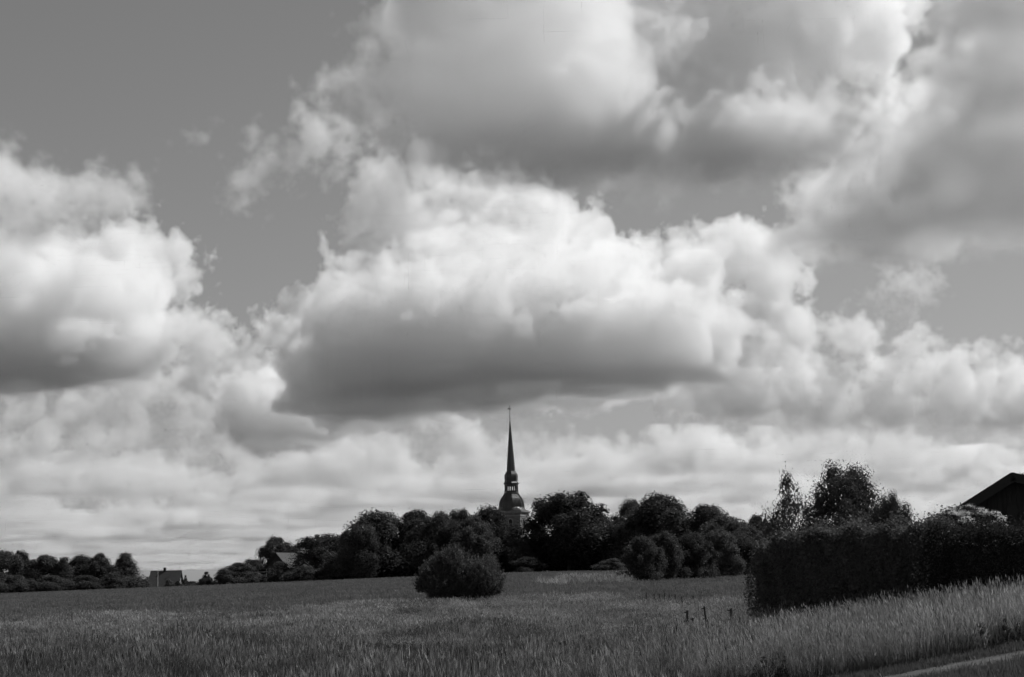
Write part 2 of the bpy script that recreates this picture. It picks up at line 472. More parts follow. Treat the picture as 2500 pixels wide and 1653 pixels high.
def tube(pts, rad, seg=6):
    pts = [Vector(p) for p in pts]
    V, F = [], []
    for i, p in enumerate(pts):
        t = (pts[min(i + 1, len(pts) - 1)] - pts[max(i - 1, 0)]).normalized()
        u = t.cross(Vector((0, 1, .1))).normalized(); w = t.cross(u)
        for k in range(seg):
            a = 2 * math.pi * k / seg
            V.append(p + (u * math.cos(a) + w * math.sin(a)) * rad[i])
    for i in range(len(pts) - 1):
        for k in range(seg):
            F.append((i * seg + k, i * seg + (k + 1) % seg, (i + 1) * seg + (k + 1) % seg, (i + 1) * seg + k))
    F.append(tuple(range(seg))[::-1]); F.append(tuple((len(pts) - 1) * seg + k for k in range(seg)))
    return V, F

# ------------------------------------------------------------------ ground: one sheet to the horizon
ang = np.unique(np.concatenate([np.arange(-30, 30.01, .5), np.arange(30, 330.1, 5)]))
rad = np.concatenate([[2.], np.geomspace(4, 700, 190), np.geomspace(760, 90000, 26)])
A, Rr = np.meshgrid(np.radians(ang[:-1]), rad, indexing='ij')
X, Y = Rr * np.sin(A), Rr * np.cos(A)
Z = terrain(X, Y)
na, nr = X.shape
GV = np.stack([X, Y, Z], -1).reshape(-1, 3)
GF = [(i * nr + j, ((i + 1) % na) * nr + j, ((i + 1) % na) * nr + j + 1, i * nr + j + 1) for i in range(na) for j in range(nr - 1)]
GF.append(tuple(i * nr for i in range(na))[::-1])
gme = mesh('ground', GV, [tuple(reversed(f)) for f in GF], True)
gm = bpy.data.materials.new('ground_and_crop'); gm.use_nodes = True
n, l = gm.node_tree.nodes, gm.node_tree.links
p = n['Principled BSDF']; p.inputs['Roughness'].default_value = 1.; p.inputs['Specular IOR Level'].default_value = 0.
geo = n.new('ShaderNodeNewGeometry')
def gmap(scale, vec):
    q = n.new('ShaderNodeMapping'); q.inputs['Scale'].default_value = vec
    l.new(geo.outputs['Position'], q.inputs[0])
    z_ = n.new('ShaderNodeTexNoise'); z_.inputs['Scale'].default_value = scale; z_.inputs['Detail'].default_value = 7; z_.inputs['Roughness'].default_value = .65
    l.new(q.outputs[0], z_.inputs[0])
    return z_.outputs[0]
n1 = gmap(.11, (1, .35, 1)); n2 = gmap(1.1, (1, .6, 1))
mx = n.new('ShaderNodeMath'); mx.operation = 'MULTIPLY_ADD'; mx.inputs[1].default_value = .55
l.new(n1, mx.inputs[0]); 
m2 = n.new('ShaderNodeMath'); m2.operation = 'MULTIPLY'; m2.inputs[1].default_value = .45
l.new(n2, m2.inputs[0]); l.new(m2.outputs[0], mx.inputs[2])
cr = n.new('ShaderNodeValToRGB')
cr.color_ramp.elements[0].position, cr.color_ramp.elements[1].position = .36, .66
cr.color_ramp.elements[0].color = (.05, .05, .05, 1); cr.color_ramp.elements[1].color = (.11, .11, .11, 1)
l.new(mx.outputs[0], cr.inputs[0]); l.new(cr.outputs[0], p.inputs['Base Color'])
bp = n.new('ShaderNodeBump'); bp.inputs['Strength'].default_value = .6; bp.inputs['Distance'].default_value = .25
l.new(n2, bp.inputs['Height']); l.new(bp.outputs[0], p.inputs['Normal'])
gme.materials.append(gm)
tag(link('ground', gme), 'gently rising meadow and crop field reaching to the horizon', kind='structure')

# gravel path in the lower right corner
PA1, PA2, PB1, PB2 = hit(2167, 1653), hit(2500, 1590), hit(2311, 1653), hit(2500, 1618)
def ext(a, b, t): return a + (b - a) * t
PV, PF = [], []
for i in range(41):
    t = -1.5 + i * .12
    a, b = ext(PA1, PA2, t), ext(PB1, PB2, t)
    for j in range(7):
        q = a.lerp(b, j / 6)
        q.z = tz(q.x, q.y) + .03 + .02 * math.sin(math.pi * j / 6)
        PV.append(q)
for i in range(40):
    for j in range(6): PF.append((i * 7 + j, i * 7 + j + 1, (i + 1) * 7 + j + 1, (i + 1) * 7 + j))
pme = mesh('path', PV, PF, True)
tag(link('path', pme, material=M['path']), 'pale gravel path crossing the lower right corner', kind='structure')
def side(ax, ay, a, b): return ((b.x - a.x) * (ay - a.y) - (b.y - a.y) * (ax - a.x)) / math.hypot(b.x - a.x, b.y - a.y)
# ------------------------------------------------------------------ church tower
CD = 450.0
def build_church():
    base = at(1253, CD); k = mpx(CD)
    zc = height_at(1253, 1249, CD) - base.z              # cornice height above the ground
    t = thing('church_tower', 'tall church tower with bulbous dark metal spire above the tree tops', 'church tower', base, R(-19.5) + math.atan2(-base.x, base.y))
    a = 33 * k * .985
    link('wall', boxmesh('wall', (0, 0, zc / 2 - .3), (2 * a, 2 * a, zc - .6)), t, M['brick'])
    link('cornice', mesh('cornice', *join(box((0, 0, zc - .42), (2 * a + .5, 2 * a + .5, .36)), box((0, 0, zc - .12), (2 * a + 1.0, 2 * a + 1.0, .24)))), t, M['stone'])
    link('string_course', boxmesh('string_course', (0, 0, zc - 1.5), (2 * a + .22, 2 * a + .22, .3)), t, M['stone'])
    def ring(prof, name, m):
        N = 64; V, F = [], []
        for (h, r, sq) in prof:
            for i in range(N):
                th = 2 * math.pi * i / N; dg = math.degrees(th)
                r8 = r / math.cos(R((dg + 22.5) % 45 - 22.5)); r4 = r / math.cos(R((dg + 45) % 90 - 45))
                rr = r8 * (1 - sq) + r4 * sq
                V.append((rr * math.cos(th), rr * math.sin(th), h))
        for j in range(len(prof) - 1):
            for i in range(N): F.append((j * N + i, j * N + (i + 1) % N, (j + 1) * N + (i + 1) % N, (j + 1) * N + i))
        F.append(tuple(range(N))[::-1]); F.append(tuple((len(prof) - 1) * N + i for i in range(N)))
        return link(name, mesh(name, V, F), t, m)
    def P(*l): return [(zc + (1249 - y) * k, w * k * .97, q) for (y, w, q) in l]
    dome = P((1249, 35.5, 1), (1248.2, 35.5, 1), (1246, 33.2, .9), (1244, 31.8, .6), (1241.5, 30.3, .25), (1238.5, 29.6, 0), (1235, 29.5, 0), (1230, 29.2, 0), (1226, 28.3, 0),
             (1222, 27, 0), (1218, 25.2, 0), (1214.5, 22.8, 0), (1211, 20.2, 0), (1208, 18.2, 0), (1206, 17, 0))
    d = ring(dome, 'dome', M['metal'])
    # standing seams on the dome, joined: too fine to pick apart
    V, F = [], []
    for i in range(48):
        dg = i * 7.5 + 3.75; th = R(dg)
        for j in range(5, len(dome) - 1):
            pts = []
            for (h, r, sq) in (dome[j], dome[j + 1]):
                rr = r / math.cos(R((dg + 22.5) % 45 - 22.5))
                for s_, o_ in ((-.035, -.02), (0, .07), (.035, -.02)):
                    pts.append(((rr + o_) * math.cos(th) - s_ * math.sin(th), (rr + o_) * math.sin(th) + s_ * math.cos(th), h))
            o = len(V); V += pts; F += [(o, o + 1, o + 4, o + 3), (o + 1, o + 2, o + 5, o + 4)]
    tag(link('standing_seams', mesh('standing_seams', V, F), d, M['metal']), kind='stuff')
    ring(P((1206, 17.6, 0), (1204.2, 17.6, 0), (1203.6, 16.2, 0), (1199.8, 16, 0), (1199.5, 16.6, 0), (1199, 16.6, 0), (1199, 15.5, 0)), 'lantern_parapet', M['metal'])
    hw = 15.6 * k * .97
    z0, z1 = zc + (1249 - 1199.5) * k, zc + (1249 - 1187) * k
    post = boxmesh('lantern_post', (0, 0, 0), (.34, .34, z1 - z0 + .2)); mid = boxmesh('lantern_post', (0, 0, 0), (.24, .2, z1 - z0 + .2))
    for i in range(8):
        th = R(22.5 + 45 * i); rr = hw / math.cos(R(22.5)) - .17
        o = link('lantern_post', post, t, M['metal']); o.location = (rr * math.cos(th), rr * math.sin(th), (z0 + z1) / 2); o.rotation_euler = (0, 0, th)
        th = R(45 * i)
        o = link('lantern_post', mid, t, M['metal']); o.location = ((hw - .12) * math.cos(th), (hw - .12) * math.sin(th), (z0 + z1) / 2); o.rotation_euler = (0, 0, th + math.pi / 2)
    ring(P((1187.5, 15.8, 0), (1183.5, 15.9, 0), (1182, 18.3, 0), (1180.8, 18.5, 0), (1180.2, 18, 0), (1176.5, 14.9, 0), (1173.5, 14.8, 0), (1173, 15.2, 0)), 'lantern_cornice', M['metal'])
    on = ring(P((1173, 14.9, 0), (1169, 15.4, 0), (1165, 15.7, 0), (1161, 15.3, 0), (1158, 14.2, 0), (1155, 12.4, 0), (1152.5, 11, 0), (1151, 10.2, 0)), 'onion', M['metal'])
    ring(P((1151, 10.0, 0), (1130, 8.7, 0), (1100, 6.5, 0), (1070, 4.2, 0), (1045, 2.3, 0), (1028, 1.0, 0), (1022, .5, 0)), 'spire', M['metal'])
    def z_(y): return zc + (1249 - y) * k
    link('finial_rod', mesh('finial_rod', *tube([(0, 0, z_(1026)), (0, 0, z_(1008)), (0, 0, z_(988))], [.13, .08, .04], 6)), t, M['iron'])
    bm = bmesh.new(); bmesh.ops.create_uvsphere(bm, u_segments=14, v_segments=9, radius=.27)
    bmesh.ops.translate(bm, verts=bm.verts, vec=(0, 0, z_(1008)))
    me = bpy.data.meshes.new('finial_ball'); bm.to_mesh(me); bm.free(); link('finial_ball', me, t, M['gilt'])
    bm = bmesh.new(); bmesh.ops.create_uvsphere(bm, u_segments=10, v_segments=6, radius=.18)
    bmesh.ops.translate(bm, verts=bm.verts, vec=(0, 0, z_(1018)))
    me = bpy.data.meshes.new('finial_knob'); bm.to_mesh(me); bm.free(); link('finial_knob', me, t, M['iron'])
    zv = z_(998)
    W_ = [(-.75, zv - .12), (-.25, zv - .05), (-.25, zv - .28), (.0, zv - .2), (.35, zv - .3), (.3, zv - .05), (.55, zv), (.3, zv + .1), (.2, zv + .35), (-.05, zv + .12), (-.45, zv + .32), (-.6, zv + .1)]
    V = [(x, -.02, z) for x, z in W_] + [(x, .02, z) for x, z in W_]; nW = len(W_)
    F = [tuple(range(nW)), tuple(range(nW, 2 * nW))[::-1]] + [(i, (i + 1) % nW, nW + (i + 1) % nW, nW + i) for i in range(nW)]
    wv = link('weather_vane', mesh('weather_vane', V, F), t, M['iron']); wv.rotation_euler = (0, 0, R(20))
    # dark arched panels stand for shaded belfry openings, one pair per face, stone surrounds
    def arch(w, h, y, dep, n_=8):
        pts = [(-w, 0), (w, 0)] + [(w * math.cos(math.pi * i / n_), h - w + w * math.sin(math.pi * i / n_)) for i in range(n_ + 1)]
        N = len(pts)
        V = [(x, y, z) for x, z in pts] + [(x, y - dep, z) for x, z in pts]
        return V, [tuple(range(N, 2 * N))] + [(i, (i + 1) % N, N + (i + 1) % N, N + i) for i in range(N)]
    for q in range(4):
        for s_ in (-1, 1):
            wdw = link('belfry_window', mesh('belfry_window', *arch(.78, 4.0, 0, .10)), t, M['stone'])
            wdw.rotation_euler = (0, 0, q * math.pi / 2)
            off = Matrix.Rotation(q * math.pi / 2, 3, 'Z') @ Vector((s_ * 1.05, -a, zc - 6.2))
            wdw.location = off
            link('louvre_shade', mesh('louvre_shade', *arch(.55, 3.65, -.10, .02)), wdw, M['louvre_shade'])
    return t
build_church()

# ------------------------------------------------------------------ houses
def gable_house(name, label, loc, rz, L, Wd, wall_h, ridge_h, mats, over=.4):
    """ridge along local x; parts wall, two roof slopes, barge boards"""
    t = thing(name, label, 'house', loc, rz)
    a, b = L / 2, Wd / 2
    V = [(-a, -b, 0), (a, -b, 0), (a, b, 0), (-a, b, 0), (-a, -b, wall_h), (a, -b, wall_h), (a, b, wall_h), (-a, b, wall_h), (-a, 0, ridge_h), (a, 0, ridge_h)]
    F = [(0, 1, 5, 4), (2, 3, 7, 6), (1, 2, 6, 9, 5), (3, 0, 4, 8, 7)]
    link('wall', mesh('wall', V, F), t, mats[0])
    sl = math.atan2(ridge_h - wall_h, b)
    ln = math.hypot(ridge_h - wall_h, b) + over
    for s_ in (-1, 1):
        r = link('roof_slope', boxmesh('roof_slope', (0, -ln / 2, .09), (L + 2 * over, ln, .18)), t, mats[1])
        r.location = (0, 0, ridge_h + .02); r.rotation_euler = (sl, 0, 0 if s_ < 0 else math.pi)
        for e in (-1, 1):
            link('barge_board', boxmesh('barge_board', (e * (L / 2 + over + .03), -ln / 2, -.02), (.06, ln, .3)), r, mats[2])
    link('ridge_tiles', boxmesh('ridge_tiles', (0, 0, ridge_h + .2), (L + 2 * over, .3, .12)), t, mats[1])
    return t

HD = 480.0
hb = at(405, HD, 1433); hk = mpx(HD)
zr = height_at(405, 1395, HD) - hb.z
house = gable_house('cottage', 'cottage with steep dark roof, chimney and aerial beyond the field', hb, R(12) + math.atan2(-hb.x, hb.y) * -0 , 9.0, 8.0, .9 * zr - 5.0, zr, (M['white'], M['roof'], M['trim']), .5)
house.rotation_euler = (0, 0, math.atan2(-hb.x, hb.y) - R(14))
ch = link('chimney', mesh('chimney', *join(box((-.5, 0, zr + .45), (.75, .6, 1.3)), box((-.5, 0, zr + 1.15), (.9, .75, .16)))), house, M['trim'])
an = link('aerial', mesh('aerial', *join(tube([(4.4, 0, zr), (4.4, 0, zr + 3.2)], [.03, .03], 5), box((4.4, 0, zr + 2.9), (1.2, .05, .05)), box((4.7, 0, zr + 2.9), (.05, .7, .05)), box((4.2, 0, zr + 2.9), (.05, .9, .05)), box((4.4, 0, zr + 2.2), (.05, .6, .05)))), house, M['iron'])
for s_ in (-1, 1):
    wd = link('window', boxmesh('window', (4.54, s_ * 1.0, zr - 3.2), (.08, 1.0, 1.2)), house, M['white'])
    link('pane', boxmesh('pane', (4.59, s_ * 1.0, zr - 3.2), (.03, .8, 1.0)), wd, M['glass'])

fb = at(385, 430, 1433)
fp = thing('flagpole', 'thin pale flagpole in front of the cottage roof', 'flagpole', fb)
fz = height_at(385, 1385, 430) - fb.z
link('pole', mesh('pole', *tube([(0, 0, 0), (0, 0, fz * .5), (0, 0, fz)], [.09, .07, .04], 8)), fp, M['white'])
link('finial', mesh('finial', *tube([(0, 0, fz), (0, 0, fz + .08), (0, 0, fz + .16)], [.04, .1, .02], 8)), fp, M['gilt'])

fh = at(697, 440, 1415)
zr2 = height_at(697, 1351, 440) - fh.z
h2 = gable_house('farmhouse', 'farmhouse with pale sunlit roof half hidden between trees', fh, 0, 12., 7.5, zr2 - 4.2, zr2, (M['trim'], M['roof_light'], M['trim']), .4)
h2.rotation_euler = (0, 0, R(-118) + math.atan2(-fh.x, fh.y))
ob = at(747, 392, 1415)
h3 = gable_house('outbuilding', 'small white outbuilding glimpsed below the spreading tree', ob, 0, 4., 2.6, height_at(747, 1383, 392) - ob.z, height_at(747, 1374, 392) - ob.z, (M['white'], M['roof_light'], M['trim']), .3)
h3.rotation_euler = (0, 0, R(-100) + math.atan2(-ob.x, ob.y))

cb = at(640, 420, 1420)
cp = thing('carport', 'low flat roofed carport among the shrubs', 'carport', cb, math.atan2(-cb.x, cb.y))
cz = height_at(640, 1388, 420) - cb.z
link('roof', boxmesh('roof', (0, 0, cz - .12), (8.5, 4.5, .24)), cp, M['roof_light'])
link('back_wall', boxmesh('back_wall', (0, 2.1, (cz - .25) / 2), (8.2, .15, cz - .25)), cp, M['dark_wood'])
for x in (-3.6, -1.2, 1.2, 3.6):
    link('post', boxmesh('post', (x, -2.0, (cz - .25) / 2), (.16, .16, cz - .25)), cp, M['render'])
link('crossbeam', boxmesh('crossbeam', (0, -2.0, cz - 1.0), (7.3, .1, .16)), cp, M['render'])

# ------------------------------------------------------------------ tarred barn at the right edge
BD = 62.0
bb = at(2486, BD, 1394); bk = mpx(BD)
bz = height_at(2486, 1160, BD) - bb.z
barn = thing('barn', 'dark tarred board barn gable behind the hedge at the right edge', 'barn', bb, math.atan2(-bb.x, bb.y) + R(6))
half, PL, PR = 4.6, R(31), R(15)                  # steep left pitch, shallow right pitch
eave = bz - half * math.tan(PL)
halfr = 7.5; eaver = bz - halfr * math.tan(PR)
pw = .19
for i in range(int((half + halfr) / pw)):
    x0 = -half + i * pw + .006; x1 = x0 + pw - .012
    f_ = lambda x: bz - (-x * math.tan(PL) if x < 0 else x * math.tan(PR)) - .10
    dy = .018 if i % 2 else 0.
    V = [(x0, -.03 - dy, 0), (x1, -.03 - dy, 0), (x1, -.03 - dy, f_(x1)), (x0, -.03 - dy, f_(x0)), (x0, 0, 0), (x1, 0, 0), (x1, 0, f_(x1)), (x0, 0, f_(x0))]
    link('plank', mesh('plank', V, [(0, 1, 2, 3), (1, 5, 6, 2), (4, 0, 3, 7), (3, 2, 6, 7), (5, 4, 7, 6)]), barn, M['dark_wood'])
link('wall', mesh('wall', [(-half, .004, 0), (halfr, .004, 0), (halfr, .004, eaver - .1), (0, .004, bz - .12), (-half, .004, eave - .1), (-half, 12, 0), (halfr, 12, 0), (halfr, 12, eaver - .1), (0, 12, bz - .12), (-half, 12, eave - .1)],
     [(0, 1, 2, 3, 4), (6, 5, 9, 8, 7), (5, 0, 4, 9), (1, 6, 7, 2)]), barn, M['dark_wood'])
for s_, pitch, hw in ((-1, PL, half), (1, PR, halfr)):
    ln = hw / math.cos(pitch) + .5
    r = link('roof_slope', boxmesh('roof_slope', (0, 0, 0), (ln, 13.2, .14)), barn, M['roof'])
    mid_ = ln / 2
    r.location = (s_ * mid_ * math.cos(pitch), 6.1, bz + .03 - mid_ * math.sin(pitch)); r.rotation_euler = (0, s_ * pitch, 0)
    link('barge_board', boxmesh('barge_board', (0, -6.64, -.14), (ln, .05, .34)), r, M['trim'])
hatch = link('loft_hatch', boxmesh('loft_hatch', (.1, -.08, bz - 2.6), (1.3, .05, 1.5)), barn, M['trim'])
for z_ in (bz - 3.1, bz - 2.1): link('batten', boxmesh('batten', (.1, -.12, z_), (1.3, .04, .14)), hatch, M['dark_wood'])
lamp = link('round_vent', mesh('round_vent', *tube([(-.05, -.12, bz - 1.45), (-.05, -.02, bz - 1.45)], [.24, .24], 16)), barn, M['trim'])

# ------------------------------------------------------------------ fence posts
posts = [(1378, 1565, 40, 1.15, 0, 'thick dark fence post alone in the tall grass below the middle'),
 (1678, 1490, 60, 1.15, 0, 'notched fence post left of the leaning one'), (1726, 1480, 60, 1.35, 5, 'tall fence post leaning left in the meadow'),
 (1786, 1485, 58, 1.15, 1, 'fence post beside the shaded end of the hedge'), (1692, 1508, 58, .8, 0, 'short stub of a fence post between the notched and the leaning post'),
 (1578, 1447, 104, .95, 0, 'leftmost of the far row of small fence posts'), (1597, 1449, 104, .9, 0, 'second small fence post from the left in the far row'),
 (1610, 1449, 104, .9, 0, 'third small fence post from the left in the far row'), (1622, 1447, 102, .95, -2, 'fourth small fence post from the left in the far row'),
 (1634, 1449, 102, .9, 0, 'fifth small fence post from the left in the far row'), (1649, 1451, 96, 1.1, 1, 'tallest fence post of the far row'),
 (1667, 1456, 92, .9, 5, 'tilted fence post right of the tallest far one'), (1692, 1455, 92, .95, 0, 'rightmost of the far row of small fence posts')]
for px, py, d, hh, lean, lab in posts:
    b = at(px, d, py)
    zt = height_at(px, py, d)
    hgt = zt - b.z
    rr = .05 if d < 80 else .045
    V, F = tube([(0, 0, -.05), (.01, 0, hgt * .4), (-.01, .01, hgt * .8), (0, 0, hgt)], [rr, rr * .95, rr * .9, rr * .85], 7)
    o = link('fence_post', mesh('fence_post', V, F), None, M['post'])
    o.location = b; o.rotation_euler = (0, -R(lean), 0)
    tag(o, lab, 'fence post', 'fence posts in the meadow')
    if d < 80:
        for q_ in (.93, .6): link('insulator', mesh('insulator', *box((-rr - .04, -.02, hgt * q_), (.12, .04, .055))), o, M['post'])
    print('post', round(hgt, 2), d)

# ------------------------------------------------------------------ birds
def bird(px, py, d, span, lab, yaw):
    r = ray(px, py)
    t = thing('bird', lab, 'bird', CAM + r * d, yaw, 'birds under the left cloud')
    prof = [(-.30, .02), (-.18, .06), (0, .09), (.15, .07), (.24, .06), (.33, .015)]
    V, F = tube([(x * span, 0, .02 * span * math.sin(x * 6)) for x, _ in prof], [q * span * .8 for _, q in prof], 8)
    link('body', mesh('body', V, F, True), t, M['bird'])
    for s_ in (-1, 1):
        W_ = [(.12, 0, 0), (-.12, 0, 0), (-.10, .22, .10), (.13, .25, .11), (.02, .5, .05), (-.06, .46, .05)]
        W_ = [(x * span, s_ * y * span, z * span) for x, y, z in W_]
        V = W_ + [(x, y, z - .012 * span) for x, y, z in W_]
        fs = [(0, 1, 2, 3), (3, 2, 5, 4)]
        F = fs + [tuple(i + 6 for i in f[::-1]) for f in fs] + [(0, 3, 9, 6), (3, 4, 10, 9), (4, 5, 11, 10), (5, 2, 8, 11), (2, 1, 7, 8)]
        link('wing', mesh('wing', V, F), t, M['bird'])
    tv = [(-.28, -.02, 0), (-.28, .02, 0), (-.45, .07, 0), (-.45, -.07, 0)]
    link('tail', mesh('tail', [(x * span, y * span, z * span) for x, y, z in tv] + [(x * span, y * span, .012 * span) for x, y, z in tv], [(0, 3, 2, 1), (4, 5, 6, 7), (0, 1, 5, 4), (2, 3, 7, 6), (1, 2, 6, 5), (3, 0, 4, 7)]), t, M['bird'])
bird(46, 1070, 170, .35, 'small dark bird nearest the left edge of the sky', R(20))
bird(213, 1085, 160, .42, 'small dark bird gliding in the middle of the three', R(170))
bird(404, 1050, 165, .38, 'small dark bird highest and rightmost of the three', R(10))
# ------------------------------------------------------------------ trees and shrubs
PROF = {
    'round': lambda t: np.sqrt(np.clip(1 - (np.abs(t - .42) / np.where(t < .42, .46, .60)) ** 3.0, 0, 1)),
    'dome': lambda t: np.sqrt(np.clip(1 - t ** 3.0, 0, 1)) * (.86 + .14 * np.sin(np.clip(t, 0, 1) * 3.1)),
    'cone': lambda t: np.clip(1.02 - t, 0, 1) ** .75 * np.where(t < .15, .75 + t * 1.7, 1.),
    'bushy': lambda t: np.where(t < .25, .86 + .56 * t, np.clip(1 - np.clip((t - .25) / .80, 0, 1) ** 1.25, 0, 1)),
    'block': lambda t: np.clip(1 - t ** 5.0, 0, 1) ** .6 * (.94 + .06 * np.sin(t * 3)),
    'poplar': lambda t: np.sin(np.pi * np.clip(t * .93 + .07, 0, 1) ** .85) ** .75,
    'flame': lambda t: np.clip(1 - np.abs(t - .3) / np.where(t < .3, .55, .74), 0, 1) ** .7,
}
def leaves(P_, Nrm, size, r_, aspect=.55):
    """rhombic leaves at P_ roughly facing Nrm -> (n,4,3)"""
    n_ = len(P_)
    a = r_.normal(size=(n_, 3)); u = np.cross(Nrm, a); u /= np.linalg.norm(u, axis=1, keepdims=True) + 1e-9
    w = np.cross(Nrm, u)
    s = (size * r_.uniform(.6, 1.35, n_))[:, None]
    bend = Nrm * s * r_.uniform(-.3, .3, n_)[:, None]
    return np.stack([P_ - u * s * .55, P_ - w * s * aspect * .5 + bend, P_ + u * s * .55, P_ + w * s * aspect * .5 + bend], 1)
def unit(v): return v / (np.linalg.norm(v, axis=1, keepdims=True) + 1e-9)
def crown(seed, prof, nl, lr, nleaf, leaf, z0=.08, feather=.10, core=.18, up=.35, ysq=1., thin=0., tip=1.):
    """crown of a tree 1 m wide and 1 m high (leaf size in the same units); returns leaf quads and lobe centres"""
    r_ = np.random.default_rng(seed)
    f = PROF[prof]
    t = r_.beta(1.25, 1.1, nl); th = r_.uniform(0, 2 * np.pi, nl) + np.arange(nl) * 2.4
    rad_ = lr * r_.uniform(.45, 1.5, nl) * (1 - .3 * t)
    ph = r_.uniform(0, 6.28, 4)
    env = 1 + .20 * np.sin(3 * th + ph[0] + 4 * t) + .14 * np.sin(7 * t + ph[1]) + .10 * np.sin(5 * th + ph[2])
    t = np.where(r_.random(nl) < (0. if tip == 1. else .35), t * .75, t)
    rr = np.sqrt(r_.uniform(.2, 1, nl)) * np.maximum(f(t) * .5 * env - rad_ * .5, 0)
    C = np.stack([rr * np.cos(th), rr * np.sin(th) * ysq, z0 + t * (1 - z0) - rad_ * t * .9], 1)
    rad_[:3] *= tip
    for q_ in range(3): C[q_] = (r_.uniform(-.14, .14), r_.uniform(-.1, .1), ((1, .96, .93) if tip == 1. else (1, .84, .76))[q_] - rad_[q_] * .9)
    C[:, 2] = np.maximum(C[:, 2], z0 + rad_ * .3)
    pw = rad_ ** 2; idx = r_.choice(nl, nleaf, p=pw / pw.sum())
    D = unit(r_.normal(size=(nleaf, 3)) + np.array([0, 0, up]))
    q = 1 + np.where(r_.random(nleaf) < .25, np.minimum(r_.exponential(feather, nleaf), 2.6 * feather), r_.uniform(-.28, .06, nleaf))
    inner = r_.random(nleaf) < core
    q = np.where(inner, r_.uniform(.2, .75, nleaf), q)
    big = np.where(inner, 2.3, 1.)
    lumps = 1 + .16 * np.sin(D[:, 0] * 9 + idx) * np.sin(D[:, 1] * 9 + idx * 1.7) * np.sin(D[:, 2] * 8 + idx * .6)
    P_ = C[idx] + D * (rad_[idx] * q * lumps)[:, None] * np.array([1, 1, 1.08])
    keep = P_[:, 2] > .0
    P_, D, idx, big, inner = P_[keep], D[keep], idx[keep], big[keep], inner[keep]
    # drop most leaves buried deep inside another lobe
    depth = np.max(1 - np.linalg.norm(P_[:, None, :] - C[None], axis=2) / rad_[None], axis=1)
    k2 = (depth < .42) | inner | (r_.random(len(P_)) < .35)
    P_, D, big = P_[k2], D[k2], big[k2]
    if thin:
        k3 = r_.random(len(P_)) > thin * (np.sin(P_[:, 0] * 21 + seed) * np.sin(P_[:, 1] * 19) * np.sin(P_[:, 2] * 23 + 1) > -.1)
        P_, D, big = P_[k3], D[k3], big[k3]
    N_ = unit(D + r_.normal(size=D.shape) * .7 + np.array([0, 0, .3]))
    return leaves(P_, N_, leaf * big, r_), C
def trunk(C, seed, r0=.03, top=.7, nb=9, lean=0.):
    r_ = np.random.default_rng(seed + 99)
    pts = [(0, 0, -.03), (.004, 0, top * .3), (lean * .4, .01, top * .6), (lean, 0, top)]
    parts = [tube(pts, [r0 * 1.3, r0, r0 * .7, r0 * .25], 8)]
    for i in r_.choice(len(C), min(nb, len(C)), replace=False):
        c = C[i]; h = min(c[2] * .55, top * .8); f_ = h / top
        s_ = Vector((lean * f_, 0, h)); e = Vector(c)
        m_ = s_.lerp(e, .5) + Vector((0, 0, -.02))
        parts.append(tube([s_, m_, e], [r0 * .45, r0 * .28, r0 * .08], 5))
    return join(*parts)

VAR = {}
def variant(key, seed, prof, nl, lr, nleaf, leaf, mt, tr=.025, top=.7, lean=0., **k):
    q, C = crown(seed, prof, nl, lr, nleaf, leaf, **k)
    cm = quads_mesh('crown', q); cm.materials.append(M[mt])
    tm = mesh('trunk', *trunk(C, seed, tr, top, lean=lean)); tm.materials.append(M['bark'])
    VAR[key] = (cm, tm, float(np.quantile(q[..., 0], .985) - np.quantile(q[..., 0], .015)), float(np.quantile(q[..., 2], .997)))
variant('oak1', 1, 'round', 75, .15, 30000, .026, 'leaf')
variant('oak2', 2, 'round', 85, .14, 30000, .026, 'leaf')
variant('oak3', 3, 'round', 65, .165, 30000, .026, 'leaf_dark')
variant('lime1', 4, 'dome', 70, .16, 30000, .028, 'leaf_dark', z0=.02)
variant('lime2', 5, 'dome', 80, .15, 30000, .028, 'leaf', z0=.02)
variant('pale1', 6, 'round', 60, .12, 16000, .030, 'leaf_light', feather=.2)
variant('cone1', 7, 'cone', 70, .15, 26000, .028, 'leaf', z0=.0, feather=.16, tip=.6)
variant('bushy1', 31, 'bushy', 70, .13, 26000, .028, 'leaf', z0=.0, feather=.2, tip=.5)
variant('bushy2', 32, 'bushy', 60, .15, 26000, .028, 'leaf_dark', z0=.0, feather=.2, tip=.5)
variant('poplar1', 9, 'poplar', 60, .13, 10000, .028, 'leaf', tr=.014, top=.9, feather=.25, core=.04, thin=.2, lean=.03)
variant('poplar2', 10, 'round', 85, .13, 34000, .019, 'leaf', tr=.02, top=.85, feather=.2, core=.14, thin=.05, z0=.0)
variant('shrub1', 11, 'dome', 45, .17, 15000, .035, 'leaf', z0=.0, feather=.14, tr=.015)
variant('shrub2', 12, 'dome', 55, .15, 15000, .035, 'leaf_light', z0=.0, feather=.18, tr=.015)
variant('willow1', 13, 'block', 75, .15, 32000, .028, 'leaf', z0=.0, feather=.18, tr=.015)
variant('willow2', 14, 'block', 75, .14, 32000, .028, 'leaf', z0=.0, feather=.18, tr=.015)

def tree(var, px, w, ytop, d, label, name='broadleaf_tree', cat='tree', group=None, rz=None, deep=1., sink=0., yref=1415):
    cm, tm, vw, vh = VAR[var]
    b = at(px, d, yref); b.z -= sink
    H = (height_at(px, ytop, d) - b.z) / vh
    Wm = 1.15 * w * mpx(d) / vw
    t = thing(name, label, cat, b, random.Random(label).uniform(0, 6.28) if rz is None else rz, group)
    for nm, me in (('crown', cm), ('trunk', tm)):
        o = link(nm, me, t)
        o.scale = (Wm, Wm * deep, H)
    return t
LG, CG, SG = 'trees at the left edge', 'tall trees around the church', 'low shrubs along the field edge'
